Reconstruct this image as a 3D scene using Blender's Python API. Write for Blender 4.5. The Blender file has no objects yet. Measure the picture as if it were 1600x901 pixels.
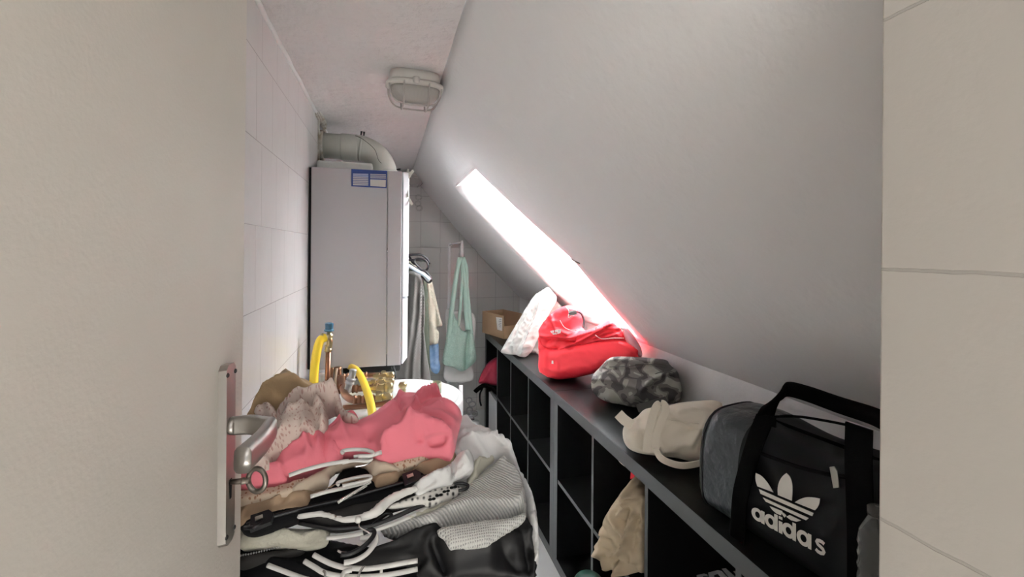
import bpy, bmesh, math, random
from mathutils import Vector, Matrix, noise
from mathutils.geometry import delaunay_2d_cdt
import numpy as np
random.seed(7)
S = bpy.context.scene
COL = S.collection
# ------------------------------------------------------------------ camera, world, lights, exposure
F = 700.0; TH = math.atan(193/F); RO = math.radians(.4); CH = 1.42; V0 = 388+193*math.tan(RO)
cd = bpy.data.cameras.new('camera'); cam = bpy.data.objects.new('camera', cd); COL.objects.link(cam)
cd.sensor_width = 36; cd.lens = 36*F/1600; cd.shift_y = -(450.5-V0)/1600; cd.clip_start = .02
cam.matrix_world = Matrix.Translation((0, 0, CH)) @ Matrix.Rotation(-TH, 4, 'Z') @ Matrix.Rotation(math.pi/2, 4, 'X') @ Matrix.Rotation(RO, 4, 'Z')
S.camera = cam
S.view_settings.view_transform = 'Standard'; S.view_settings.look = 'None'
S.view_settings.gamma = 1; S.view_settings.use_curve_mapping = False; S.view_settings.exposure = 0.36
w = bpy.data.worlds.new('world'); S.world = w; w.use_nodes = True
w.node_tree.nodes['Background'].inputs[0].default_value = (.93, .96, 1, 1)
w.node_tree.nodes['Background'].inputs[1].default_value = .85
def area(name, loc, to, sx, sy, power, col=(1, 1, 1)):
    l = bpy.data.lights.new(name, 'AREA'); l.shape = 'RECTANGLE'; l.size = sx; l.size_y = sy; l.energy = power; l.color = col
    o = bpy.data.objects.new(name, l); COL.objects.link(o); o.location = loc
    o.rotation_euler = (Vector(to)-Vector(loc)).to_track_quat('-Z', 'Y').to_euler(); return o
area('skylight_daylight', (1.32, 2.30, 1.98), (.55, 2.26, 1.15), 1.1, .9, 135, (.94, .97, 1))
area('hallway_ceiling_light', (.05, -.9, 2.25), (.2, .9, 1.2), .6, .6, 3, (1, .955, .91))
sun = bpy.data.lights.new('sun', 'SUN'); sun.energy = 44; sun.angle = math.radians(1.2); sun.color = (1, .96, .9)
so = bpy.data.objects.new('sun', sun); COL.objects.link(so)
so.rotation_euler = Vector((.02, -.30, -1)).to_track_quat('-Z', 'Y').to_euler()

# ------------------------------------------------------------------ helpers
c_, s_ = math.cos(TH), math.sin(TH)
def ray(u, v):
    a = u-800; b = -(v-V0)
    a, b = a*math.cos(RO)-b*math.sin(RO), a*math.sin(RO)+b*math.cos(RO)
    return Vector((s_*F+c_*a, c_*F-s_*a, b))
CAM = Vector((0, 0, CH))
def onp(u, v, p, n):
    r = ray(u, v); p = Vector(p); n = Vector(n)
    return CAM+r*((p-CAM).dot(n)/r.dot(n))
def atY(u, v, Y): return onp(u, v, (0, Y, 0), (0, 1, 0))
def atX(u, v, X): return onp(u, v, (X, 0, 0), (1, 0, 0))
def atZ(u, v, Z): return onp(u, v, (0, 0, Z), (0, 0, 1))
def z6(*a): return [(360+x/4, 570+y/4) for x, y in a]
def z7(*a): return [(360+x/4, 680+y/4) for x, y in a]
def z8(*a): return [(560+x/3.453, 640+y/3.453) for x, y in a]

def spl(pts, n=8, closed=True):
    P = [Vector(p) for p in pts]; out = []; N = len(P)
    rng = range(N) if closed else range(N-1)
    for i in rng:
        if closed: a, b, c, d = P[i-1], P[i], P[(i+1) % N], P[(i+2) % N]
        else: a, b, c, d = P[max(i-1, 0)], P[i], P[i+1], P[min(i+2, N-1)]
        for k in range(n):
            t = k/n
            out.append(.5*((2*b)+(c-a)*t+(2*a-5*b+4*c-d)*t*t+(3*b-a-3*c+d)*t**3))
    if not closed: out.append(P[-1].copy())
    return out
def link(name, me, mat, parent=None, smooth=True, label=None):
    if isinstance(me, bmesh.types.BMesh):
        bm = me; me = bpy.data.meshes.new(name); bm.normal_update(); bm.to_mesh(me); bm.free()
    o = bpy.data.objects.new(name, me); COL.objects.link(o)
    if mat: me.materials.append(mat)
    if smooth:
        for p in me.polygons: p.use_smooth = True
    if parent is not None:
        o.parent = parent; o.matrix_parent_inverse = Matrix.Translation(parent.location).inverted()
    if label: o['label'] = label
    return o
def thing(name, label, cat, loc=(0, 0, 0), group=None):
    o = bpy.data.objects.new(name, None); COL.objects.link(o); o.location = loc; o.empty_display_size = .05
    return tag(o, label, cat, group)
def tag(o, label, cat, group=None):
    o['label'] = label; o['category'] = cat
    if group: o['group'] = group
    return o
def struct(o): o['kind'] = 'structure'; return o
def bx(bm, x0, y0, z0, x1, y1, z1, bev=0):
    m = Matrix.Translation(((x0+x1)/2, (y0+y1)/2, (z0+z1)/2)) @ Matrix.Diagonal((abs(x1-x0), abs(y1-y0), abs(z1-z0), 1))
    r = bmesh.ops.create_cube(bm, size=1, matrix=m)
    if bev:
        es = list({e for v in r['verts'] for e in v.link_edges})
        bmesh.ops.bevel(bm, geom=es, offset=bev, segments=2, affect='EDGES', profile=.5)
    return bm
def box(name, mat, a, b, parent=None, bev=0, label=None):
    bm = bmesh.new(); bx(bm, *a, *b, bev); return link(name, bm, mat, parent, False, label)
def tubebm(bm, pts, r, seg=8, closed=False, flat=None, sq=2.0):
    P = [Vector(p) for p in pts]; N = len(P); rings = []
    SQ = [(abs(math.cos(2*math.pi*k/seg))**sq+abs(math.sin(2*math.pi*k/seg))**sq)**(-1/sq) for k in range(seg)]; prev = None
    for i in range(N):
        if closed: t = P[(i+1) % N]-P[i-1]
        else: t = P[min(i+1, N-1)]-P[max(i-1, 0)]
        t = t.normalized() if t.length > 1e-9 else Vector((0, 0, 1))
        if prev is None:
            a = flat if flat is not None else (Vector((0, 0, 1)) if abs(t.z) < .9 else Vector((1, 0, 0)))
        else: a = prev
        a = (Vector(a)-t*t.dot(Vector(a))).normalized(); prev = a; b = t.cross(a)
        rr = r(i/(N-1)) if callable(r) else r
        ra, rb = rr if isinstance(rr, tuple) else (rr, rr)
        rings.append([bm.verts.new(P[i]+(a*ra*math.cos(2*math.pi*k/seg)+b*rb*math.sin(2*math.pi*k/seg))*SQ[k]) for k in range(seg)])
    M = N if closed else N-1
    for i in range(M):
        A, B = rings[i], rings[(i+1) % N]
        for k in range(seg): bm.faces.new((A[k], A[(k+1) % seg], B[(k+1) % seg], B[k]))
    if not closed:
        bm.faces.new(rings[0][::-1]); bm.faces.new(rings[-1])
    return bm
def tube(name, mat, pts, r, parent=None, seg=10, closed=False, sm=0, label=None, flat=None):
    if sm: pts = spl(pts, sm, closed)
    bm = bmesh.new(); tubebm(bm, pts, r, seg, closed, flat)
    return link(name, bm, mat, parent, True, label)
def lathe(bm, prof, M=Matrix(), seg=24, sx=1, sy=1):
    rings = [[bm.verts.new(M @ Vector((r*sx*math.cos(2*math.pi*k/seg), r*sy*math.sin(2*math.pi*k/seg), z))) for k in range(seg)] for r, z in prof]
    for A, B in zip(rings, rings[1:]):
        for k in range(seg): bm.faces.new((A[k], A[(k+1) % seg], B[(k+1) % seg], B[k]))
    bm.faces.new(rings[0][::-1]); bm.faces.new(rings[-1]); return bm
def frame(p, axis):
    return Matrix.Translation(Vector(p)) @ Vector(axis).to_track_quat('Z', 'Y').to_matrix().to_4x4()
def ribbon(bm, pts, wvec, width, th):
    """flat strap along pts, wide along wvec, thin the other way"""
    P = [Vector(p) for p in pts]; rings = []
    for i, p in enumerate(P):
        t = (P[min(i+1, len(P)-1)]-P[max(i-1, 0)]).normalized()
        wv = wvec(i/(len(P)-1)) if callable(wvec) else Vector(wvec)
        wv = (wv-t*wv.dot(t)).normalized(); nn = t.cross(wv)
        rings.append([bm.verts.new(p+wv*width*.5*a+nn*th*.5*b) for a, b in ((-1, -1), (1, -1), (1, 1), (-1, 1))])
    for A, B in zip(rings, rings[1:]):
        for k in range(4): bm.faces.new((A[k], A[(k+1) % 4], B[(k+1) % 4], B[k]))
    bm.faces.new(rings[0][::-1]); bm.faces.new(rings[-1]); return bm
def poly_plate(name, mat, pts3, n, th, parent=None, label=None):
    """solid plate with an outline of 3-D points, thickness th along n"""
    bm = bmesh.new(); n = Vector(n).normalized()
    a = [bm.verts.new(Vector(p)+n*th) for p in pts3]; b = [bm.verts.new(Vector(p)) for p in pts3]
    fs = [bm.faces.new(a), bm.faces.new(b[::-1])]
    for i in range(len(a)): bm.faces.new((a[i], b[i], b[(i+1) % len(a)], a[(i+1) % len(a)]))
    bmesh.ops.triangulate(bm, faces=fs); bmesh.ops.recalc_face_normals(bm, faces=bm.faces)
    return link(name, bm, mat, parent, False, label)

FK = 1.9
def puff(name, mat, pts, plane, front, back, R, parent=None, folds=(), nz=None, res=.009, sm=6, label=None, zmin=None, grain=.0015, lim=None, heap=False):
    """soft closed body: outline unrolled on a plane in the room, rounded front and back, creased by fold lines and noise.
    folds: (polyline px, width m, height m); nz: (amp, freq, angle deg, anisotropy)"""
    p0, n = Vector(plane[0]), Vector(plane[1]).normalized()
    e1 = Vector((0, 0, 1)).cross(n)
    e1 = e1.normalized() if e1.length > .05 else Vector((1, 0, 0)); e2 = n.cross(e1).normalized()
    def loc(q): w_ = onp(q[0], q[1], p0, n)-p0; return np.array((w_.dot(e1), w_.dot(e2)))
    ol = spl([(a, b, 0) for a, b in pts], sm) if sm else [Vector((a, b, 0)) for a, b in pts]
    B = np.array([loc(q) for q in ol])
    # resample
    seg = np.roll(B, -1, 0)-B; L = np.hypot(*seg.T); BB = []
    for i in range(len(B)):
        k = max(1, int(round(L[i]/res)))
        if L[i] < res*.25: continue
        for j in range(k): BB.append(B[i]+seg[i]*j/k)
    B = np.array(BB); nb = len(B)
    lo, hi = B.min(0), B.max(0); G = []
    ny = int((hi[1]-lo[1])/(res*.866))+1; nx = int((hi[0]-lo[0])/res)+1
    for j in range(ny):
        for i in range(nx):
            G.append((lo[0]+res*(i+.5*(j % 2)), lo[1]+res*.866*(j+.5)))
    G = np.array(G)
    x, y = G[:, 0], G[:, 1]; ins = np.zeros(len(G), bool)
    for i in range(nb):
        (x0, y0), (x1, y1) = B[i], B[(i+1) % nb]
        cnd = ((y0 > y) != (y1 > y))
        if y1 != y0: ins ^= cnd & (x < (x1-x0)*(y-y0)/(y1-y0)+x0)
    G = G[ins]
    def dist(Q, A, Bq):
        ab = Bq-A; t = np.clip(((Q-A) @ ab)/max(ab @ ab, 1e-12), 0, 1)
        return np.hypot(*(Q-(A+t[:, None]*ab)).T)
    D = np.full(len(G), 9.)
    for i in range(nb): D = np.minimum(D, dist(G, B[i], B[(i+1) % nb]))
    k = D > res*.45; G, D = G[k], D[k]
    allp = [Vector(q) for q in B]+[Vector(q) for q in G]
    vs, es, fs, ov, oe, of = delaunay_2d_cdt(allp, [], [list(range(nb))], 1, 1e-6)
    V = np.array([tuple(v) for v in vs])
    d = np.full(len(V), 9.)
    for i in range(nb): d = np.minimum(d, dist(V, B[i], B[(i+1) % nb]))
    isb = d < 1e-5
    q = np.clip(d/R, 0, 1); b = np.sqrt(1-(1-q)**2); edge = np.clip(d/.012, 0, 1)
    h = front*b
    for f in folds:
        pl, wd, am = f[0], f[1], f[2]
        Pp = [loc(a) for a in pl]; dd = np.full(len(V), 9.)
        for A_, B_ in zip(Pp, Pp[1:]): dd = np.minimum(dd, dist(V, A_, B_))
        h = h+am*FK*np.exp(-(dd/wd)**1.15)*edge
    if nz:
        amp, fr, an, ani = nz; ca, sa = math.cos(math.radians(an)), math.sin(math.radians(an)); sd = random.random()*50
        for i, (xx, yy) in enumerate(V):
            al, ac = xx*ca+yy*sa, -xx*sa+yy*ca
            wv = noise.noise(Vector((al*fr*.5, ac*fr*.5, sd+9)))*.35/fr*2
            t1 = 1-abs(noise.noise(Vector((al*fr/ani, (ac+wv)*fr, sd))))*2.6
            t2 = 1-abs(noise.noise(Vector((al*fr*2.1/ani, (ac+wv)*fr*2.1, sd+5))))*2.6
            h[i] += amp*2.0*(t1*.6+t2*.4-.35)*edge[i]
    if grain:
        for i, (xx, yy) in enumerate(V): h[i] += grain*noise.noise(Vector((xx*45, yy*45, 3)))*edge[i]
    h = np.maximum(h, -back*b*.7)
    bm = bmesh.new(); uv = bm.loops.layers.uv.new('UVMap')
    W = [p0+e1*float(v[0])+e2*float(v[1]) for v in V]
    fr_ = [bm.verts.new(W[i]+n*float(h[i])) for i in range(len(V))]
    bk = [fr_[i] if isb[i] else bm.verts.new(W[i]-n*float(back*b[i])) for i in range(len(V))]
    def face(ids, vv):
        try: f = bm.faces.new([vv[i] for i in ids])
        except ValueError: return
        for l, i in zip(f.loops, ids): l[uv].uv = (V[i][0], V[i][1])
    for t in fs:
        face(t, fr_); 
        if not all(isb[i] for i in t): face(t[::-1], bk)
    if zmin is not None:
        for v in bm.verts:
            if not (heap and v.co.y < .795): v.co.z = max(v.co.z, zmin)
            v.co.x = min(v.co.x, XK-.012)
            e = (v.co-Vector((XS, 0, ZC))).dot(sn)+.040
            if e > 0: v.co -= sn*e
            if lim:
                for k_, (a_, b_) in lim.items(): v.co[k_] = min(max(v.co[k_], a_), b_)
    return link(name, bm, mat, parent, True, label)

# ------------------------------------------------------------------ materials
def mat(name, col, rough=.6, metal=0, bump=None, var=None, sheen=0, trans=0, ior=1.45, spec=.5, alpha=1, coat=0, subs=0):
    m = bpy.data.materials.new(name); m.use_nodes = True; nt = m.node_tree; N = nt.nodes; Lk = nt.links
    P = N['Principled BSDF']
    P.inputs['Base Color'].default_value = (*col, 1); P.inputs['Roughness'].default_value = rough; P.inputs['Metallic'].default_value = metal
    P.inputs['Sheen Weight'].default_value = sheen; P.inputs['Transmission Weight'].default_value = trans; P.inputs['IOR'].default_value = ior
    P.inputs['Specular IOR Level'].default_value = spec; P.inputs['Alpha'].default_value = alpha; P.inputs['Coat Weight'].default_value = coat
    if var or bump: tc = N.new('ShaderNodeTexCoord')
    if var:
        sc, col2, lo, hi = var
        nz = N.new('ShaderNodeTexNoise'); nz.inputs['Scale'].default_value = sc; nz.inputs['Detail'].default_value = 5
        Lk.new(tc.outputs['Object'], nz.inputs['Vector'])
        r = N.new('ShaderNodeValToRGB'); r.color_ramp.elements[0].position = lo; r.color_ramp.elements[1].position = hi
        r.color_ramp.elements[0].color = (*col, 1); r.color_ramp.elements[1].color = (*col2, 1)
        Lk.new(nz.outputs['Fac'], r.inputs[0]); Lk.new(r.outputs[0], P.inputs['Base Color'])
    if bump:
        nz = N.new('ShaderNodeTexNoise'); nz.inputs['Scale'].default_value = bump[0]; nz.inputs['Detail'].default_value = 4
        Lk.new(tc.outputs['Object'], nz.inputs['Vector'])
        b = N.new('ShaderNodeBump'); b.inputs['Strength'].default_value = bump[1]; b.inputs['Distance'].default_value = bump[2] if len(bump) > 2 else .002
        Lk.new(nz.outputs['Fac'], b.inputs['Height']); Lk.new(b.outputs[0], P.inputs['Normal'])
    return m
def tilemat(name, col, mortar, ax, ox, oz, bw, rh, ms, rough=.2, wob=0, bumpd=.0015, nb=0, stag=0.0):
    m = bpy.data.materials.new(name); m.use_nodes = True; nt = m.node_tree; N = nt.nodes; Lk = nt.links; P = N['Principled BSDF']
    tc = N.new('ShaderNodeTexCoord'); sp = N.new('ShaderNodeSeparateXYZ'); cb = N.new('ShaderNodeCombineXYZ'); Lk.new(tc.outputs['Object'], sp.inputs[0])
    ad = N.new('ShaderNodeMath'); ad.operation = 'ADD'; ad.inputs[1].default_value = 10*bw-ox; Lk.new(sp.outputs[ax], ad.inputs[0])
    az = N.new('ShaderNodeMath'); az.operation = 'ADD'; az.inputs[1].default_value = 12*rh-oz; Lk.new(sp.outputs['Z'], az.inputs[0])
    Lk.new(ad.outputs[0], cb.inputs[0]); Lk.new(az.outputs[0], cb.inputs[1]); src = cb.outputs[0]
    if wob:
        nz = N.new('ShaderNodeTexNoise'); nz.inputs['Scale'].default_value = 30; Lk.new(tc.outputs['Object'], nz.inputs['Vector'])
        mx = N.new('ShaderNodeVectorMath'); mx.operation = 'MULTIPLY_ADD'; mx.inputs[1].default_value = (wob, wob, 0)
        Lk.new(nz.outputs['Color'], mx.inputs[0]); Lk.new(src, mx.inputs[2]); src = mx.outputs[0]
    br = N.new('ShaderNodeTexBrick'); br.offset = stag; br.squash = 1; Lk.new(src, br.inputs['Vector'])
    br.inputs['Scale'].default_value = 1; br.inputs['Mortar Size'].default_value = ms; br.inputs['Mortar Smooth'].default_value = .3
    br.inputs['Brick Width'].default_value = bw; br.inputs['Row Height'].default_value = rh; br.inputs['Bias'].default_value = 0
    br.inputs['Color1'].default_value = (*col, 1); br.inputs['Color2'].default_value = (*[x*.985 for x in col], 1); br.inputs['Mortar'].default_value = (*mortar, 1)
    Lk.new(br.outputs['Color'], P.inputs['Base Color']); P.inputs['Roughness'].default_value = rough
    b = N.new('ShaderNodeBump'); b.invert = True; b.inputs['Strength'].default_value = .6; b.inputs['Distance'].default_value = bumpd
    Lk.new(br.outputs['Fac'], b.inputs['Height']); last = b
    n2 = N.new('ShaderNodeTexNoise'); n2.inputs['Scale'].default_value = nb or 7; n2.inputs['Detail'].default_value = 3; Lk.new(tc.outputs['Object'], n2.inputs['Vector'])
    b2 = N.new('ShaderNodeBump'); b2.inputs['Strength'].default_value = .35; b2.inputs['Distance'].default_value = .004 if not nb else .0006
    Lk.new(n2.outputs['Fac'], b2.inputs['Height']); Lk.new(b.outputs[0], b2.inputs['Normal']); Lk.new(b2.outputs[0], P.inputs['Normal'])
    return m
def patmat(name, kind, c1, c2, c3, scale, rough=.9):
    m = bpy.data.materials.new(name); m.use_nodes = True; nt = m.node_tree; N = nt.nodes; Lk = nt.links; P = N['Principled BSDF']; P.inputs['Roughness'].default_value = rough
    tc = N.new('ShaderNodeTexCoord'); P.inputs['Specular IOR Level'].default_value = .2
    def ramp(stops, src):
        r = N.new('ShaderNodeValToRGB'); r.color_ramp.interpolation = 'CONSTANT' if kind == 'camo' else 'LINEAR'; e = r.color_ramp.elements
        e[0].position, e[0].color = stops[0][0], (*stops[0][1], 1); e[1].position, e[1].color = stops[1][0], (*stops[1][1], 1)
        for p, c in stops[2:]: q = e.new(p); q.color = (*c, 1)
        Lk.new(src, r.inputs[0]); return r
    b = N.new('ShaderNodeBump'); Lk.new(b.outputs[0], P.inputs['Normal'])
    if kind == 'floral':
        v = N.new('ShaderNodeTexVoronoi'); v.inputs['Scale'].default_value = scale; v.inputs['Randomness'].default_value = .8
        n = N.new('ShaderNodeTexNoise'); n.inputs['Scale'].default_value = scale*1.6; Lk.new(tc.outputs['UV'], n.inputs['Vector'])
        a = N.new('ShaderNodeVectorMath'); a.operation = 'MULTIPLY_ADD'; a.inputs[1].default_value = (.003, .003, 0); Lk.new(n.outputs['Color'], a.inputs[0]); Lk.new(tc.outputs['UV'], a.inputs[2])
        Lk.new(a.outputs[0], v.inputs['Vector'])
        r = ramp([(.0, c3), (.18, c2), (.30, c2), (.40, c1)], v.outputs['Distance']); Lk.new(r.outputs[0], P.inputs['Base Color'])
        b.inputs['Strength'].default_value = .1; b.inputs['Distance'].default_value = .001; Lk.new(n.outputs['Fac'], b.inputs['Height'])
    if kind == 'camo':
        n = N.new('ShaderNodeTexNoise'); n.inputs['Scale'].default_value = scale; n.inputs['Detail'].default_value = 1.5; n.inputs['Distortion'].default_value = .8
        Lk.new(tc.outputs['UV'], n.inputs['Vector'])
        r = ramp([(.0, c2), (.455, c1), (.56, c3)], n.outputs['Fac']); Lk.new(r.outputs[0], P.inputs['Base Color'])
        n2 = N.new('ShaderNodeTexNoise'); n2.inputs['Scale'].default_value = 220; Lk.new(tc.outputs['UV'], n2.inputs['Vector'])
        b.inputs['Strength'].default_value = .4; b.inputs['Distance'].default_value = .001; Lk.new(n2.outputs['Fac'], b.inputs['Height'])
    if kind in ('knit', 'terry', 'mesh'):
        if kind == 'knit':
            v = N.new('ShaderNodeTexWave'); v.inputs['Scale'].default_value = scale; v.inputs['Distortion'].default_value = 1.2; v.inputs['Detail'].default_value = 2; v.inputs['Detail Scale'].default_value = 3; f = v.outputs['Fac']
            v.bands_direction = 'DIAGONAL'
        else:
            v = N.new('ShaderNodeTexVoronoi'); v.inputs['Scale'].default_value = scale; f = v.outputs['Distance']; v.inputs['Randomness'].default_value = .15 if kind == 'mesh' else 1
        Lk.new(tc.outputs['UV'], v.inputs['Vector'])
        st = [(.0, c2), (.55, c1)] if kind != 'mesh' else [(.12, c2), (.32, c1)]
        r = ramp(st, f); Lk.new(r.outputs[0], P.inputs['Base Color'])
        b.inputs['Strength'].default_value = .8; b.inputs['Distance'].default_value = .003; Lk.new(f, b.inputs['Height'])
        P.inputs['Sheen Weight'].default_value = .2
    return m
def wrinkle(m, sc, dist, st=.6):
    nt = m.node_tree; N = nt.nodes; Lk = nt.links; P = N['Principled BSDF']
    tc = N.new('ShaderNodeTexCoord'); n = N.new('ShaderNodeTexNoise'); n.noise_type = 'RIDGED_MULTIFRACTAL'; n.inputs['Scale'].default_value = sc; n.inputs['Detail'].default_value = 2.5; n.inputs['Distortion'].default_value = .6
    mp = N.new('ShaderNodeMapping'); mp.inputs['Scale'].default_value = (.45, 1.0, 1.0); mp.inputs['Rotation'].default_value = (.3, .2, .5)
    Lk.new(tc.outputs['Object'], mp.inputs['Vector']); Lk.new(mp.outputs[0], n.inputs['Vector'])
    b = N.new('ShaderNodeBump'); b.inputs['Strength'].default_value = st; b.inputs['Distance'].default_value = dist; Lk.new(n.outputs[0], b.inputs['Height'])
    if P.inputs['Normal'].links: Lk.new(P.inputs['Normal'].links[0].from_socket, b.inputs['Normal'])
    Lk.new(b.outputs[0], P.inputs['Normal'])
M_plaster = mat('plaster', (.80, .785, .78), .85, bump=(9, .5, .012), spec=.2)
def roughplaster():
    m = M_plaster; nt = m.node_tree; N = nt.nodes; Lk = nt.links; P = N['Principled BSDF']
    tc = N.new('ShaderNodeTexCoord'); n = N.new('ShaderNodeTexNoise'); n.inputs['Scale'].default_value = 55; n.inputs['Detail'].default_value = 6
    Lk.new(tc.outputs['Object'], n.inputs['Vector']); b = N.new('ShaderNodeBump'); b.inputs['Strength'].default_value = .35; b.inputs['Distance'].default_value = .004
    old = P.inputs['Normal'].links[0].from_socket
    Lk.new(n.outputs['Fac'], b.inputs['Height']); Lk.new(old, b.inputs['Normal']); Lk.new(b.outputs[0], P.inputs['Normal'])
roughplaster()
M_ceil = mat('ceiling_plaster', (.74, .715, .71), .85, bump=(24, 1.0, .012), var=(3, (.70, .68, .67), .4, .7), spec=.2)
M_white = mat('white_paint', (.86, .86, .85), .5)
M_reveal = mat('reveal_paint', (.9, .9, .89), .6)
M_tileL = tilemat('left_wall_tiles', (.80, .785, .78), (.48, .465, .46), 'Y', 1.34, 1.697, .165, .22, .0011, rough=.22, stag=.32)
M_tileB = tilemat('back_wall_tiles', (.70, .69, .66), (.47, .46, .44), 'X', .10, 1.21,   .165, .22, .0018, rough=.12)
M_tileR = tilemat('doorway_tiles', (.55, .52, .475), (.44, .415, .38), 'Y', -3, 1.407, 6, .22, .0016, rough=.55, wob=.004, bumpd=.003, nb=220)
M_door = mat('door_paint', (.64, .61, .56), .55, bump=(230, .35, .001), var=(2.5, (.60, .57, .52), .45, .75))
M_steel = mat('brushed_steel', (.44, .42, .39), .36, 1, bump=(60, .15, .001), var=(14, (.40, .38, .36), .45, .8))
M_screw = mat('dark_screw', (.05, .05, .05), .5, .6)
M_keym = mat('worn_key_metal', (.30, .27, .24), .42, 1, var=(60, (.18, .15, .12), .4, .7))
M_black = mat('black_hole', (.004, .004, .004), .9)
M_shelf = mat('black_brown_board', (.008, .009, .009), .30, bump=(90, .1, .001), spec=.25, var=(40, (.012, .013, .013), .4, .7))
M_shedge = mat('board_edge', (.082, .087, .086), .42, spec=.4)
M_shin = mat('board_inner', (.0055, .0055, .0055), .7, spec=.12)
M_floor = mat('floor_white', (.90, .90, .89), .35)
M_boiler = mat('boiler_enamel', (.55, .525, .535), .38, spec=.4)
M_boilerlit = mat('boiler_front_skylit', (.78, .79, .82), .25)  # paler than the casing: skylight caught by the chamfer, put into the colour
M_seam = mat('seam', (.20, .19, .19), .7)
M_flue = mat('flue_enamel', (.62, .63, .57), .4, var=(5, (.55, .56, .50), .4, .7))
M_blue = mat('label_blue', (.025, .055, .23), .5)
M_lab = mat('label_paper', (.72, .66, .60), .6)
M_lab2 = mat('label_paper_pale', (.70, .70, .78), .6)
M_tape = mat('masking_tape', (.82, .79, .70), .7)
M_yel = mat('yellow_gas_hose', (.88, .62, .045), .35, spec=.5)
M_brass = mat('brass', (.40, .33, .19), .28, 1, bump=(50, .2, .001), var=(30, (.38, .29, .15), .4, .7))
M_copper = mat('copper', (.22, .105, .065), .36, 1, var=(16, (.15, .075, .045), .35, .7))
M_teal = mat('dark_teal_plastic', (.008, .05, .085), .4)
M_grey = mat('grey_pipe', (.35, .35, .35), .4, .3)
M_dark = mat('dark_rubber', (.015, .015, .015), .6)
M_tank = mat('tank_enamel', (.80, .82, .82), .22, coat=.3)
M_plw = mat('white_plastic', (.74, .73, .70), .35)
M_plb = mat('black_plastic', (.010, .010, .012), .3)
M_chr = mat('chrome_wire', (.75, .75, .75), .15, 1)
M_glass = mat('frosted_lamp_glass', (.46, .44, .41), .35, trans=.1)
M_lampb = mat('lamp_plastic_aged', (.66, .63, .585), .55)
M_lampc = mat('lamp_cage', (.50, .47, .44), .5)
M_clear = mat('clear_plastic', (.95, .97, .95), .08, trans=.95, ior=1.3)
M_pane = mat('window_glass', (1, 1, 1), 0, trans=1, ior=1.0, spec=0)
M_pink = mat('pink_cotton', (.86, .235, .295), .85, bump=(300, .25, .001), sheen=.15, spec=.15)
M_tan = mat('tan_knit', (.52, .375, .22), .9, bump=(420, .4, .001), sheen=.2, spec=.1)
M_tan2 = mat('brown_beige_cotton', (.42, .30, .20), .9, bump=(300, .3, .001), spec=.1)
M_beige = mat('pale_beige_cotton', (.55, .46, .36), .9, bump=(300, .3, .001), spec=.1)
M_flor = patmat('floral_cotton', 'floral', (.66, .55, .49), (.50, .33, .29), (.44, .25, .22), 215)
M_flor2 = patmat('floral_roll', 'floral', (.58, .47, .36), (.36, .20, .13), (.20, .09, .06), 200)
M_blk = mat('black_cloth', (.006, .006, .007), .8, bump=(200, .3, .001), sheen=.05, spec=.1)
M_leath = mat('black_leather', (.012, .012, .013), .45, bump=(120, .3, .001), spec=.35)
M_dkg = mat('dark_grey_cloth', (.045, .043, .042), .9, bump=(200, .3, .001), spec=.1)
M_sheer = mat('white_sheer_cotton', (.76, .76, .75), .8, bump=(70, .4, .003), spec=.2)
M_cream = mat('cream_fleece', (.62, .60, .50), .95, bump=(160, .7, .003), sheen=.2, spec=.1)
M_lace = patmat('white_eyelet_lace', 'mesh', (.72, .70, .66), (.03, .03, .03), (1, 1, 1), 95)
M_knit = patmat('pale_grey_knit', 'knit', (.70, .69, .67), (.46, .46, .45), (1, 1, 1), 105)
M_net = patmat('pale_grey_net_knit', 'mesh', (.64, .64, .61), (.22, .22, .22), (1, 1, 1), 250)
M_mint = patmat('mint_terry', 'terry', (.42, .60, .51), (.60, .74, .66), (1, 1, 1), 220)
M_tow = mat('white_towel', (.80, .79, .76), .9, bump=(200, .4, .002))
M_trous = mat('grey_trousers', (.105, .098, .09), .75, bump=(200, .2, .001), sheen=.2)
M_olive = mat('olive_cloth', (.06, .07, .05), .9)
M_creamg = mat('cream_cloth', (.66, .62, .50), .85, bump=(100, .2, .001))
M_denim = mat('denim', (.14, .24, .40), .85, bump=(150, .4, .001), var=(25, (.25, .35, .50), .4, .7))
M_card = mat('cardboard', (.36, .235, .135), .85, bump=(60, .15, .001))
M_print = mat('label_print', (.20, .20, .24), .8)
M_pil = mat('pillow_cotton', (.80, .81, .77), .85, bump=(60, .3, .002), spec=.15)
M_red = mat('red_nylon', (.80, .035, .05), .5, bump=(160, .2, .001), spec=.35)
M_dred = mat('dark_red_nylon', (.24, .012, .03), .5, spec=.35)
M_redp = mat('white_piping', (.85, .75, .73), .6)
M_camo = patmat('camouflage_canvas', 'camo', (.23, .21, .20), (.10, .092, .09), (.46, .45, .40), 20)
M_strapd = mat('dark_webbing', (.10, .095, .09), .85, bump=(300, .4, .001))
M_canvas = mat('cream_canvas', (.86, .78, .66), .85, bump=(330, .3, .001), spec=.1)
M_adif = mat('black_bag_leatherette', (.008, .008, .009), .55, bump=(25, .3, .003), spec=.2)
M_adie = mat('bag_end_leatherette', (.035, .04, .043), .34, bump=(13, .9, .02), spec=.55)
M_web = mat('black_webbing', (.004, .004, .004), .95, bump=(350, .5, .001), spec=.05)
M_logo = mat('logo_print', (.78, .76, .70), .6)
M_nick = mat('nickel', (.6, .57, .50), .3, 1)
M_kraft = mat('kraft_paper', (.70, .57, .40), .8, bump=(25, .4, .004), spec=.2)
M_green = mat('green_plastic', (.012, .06, .04), .4)
M_lett = mat('grey_lettering', (.06, .058, .055), .6)
M_navy = mat('navy_card', (.012, .014, .035), .6)
M_stain = mat('brown_caulk_stain', (.42, .36, .26), .9, bump=(60, .6, .004), var=(30, (.66, .64, .58), .35, .6))
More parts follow.
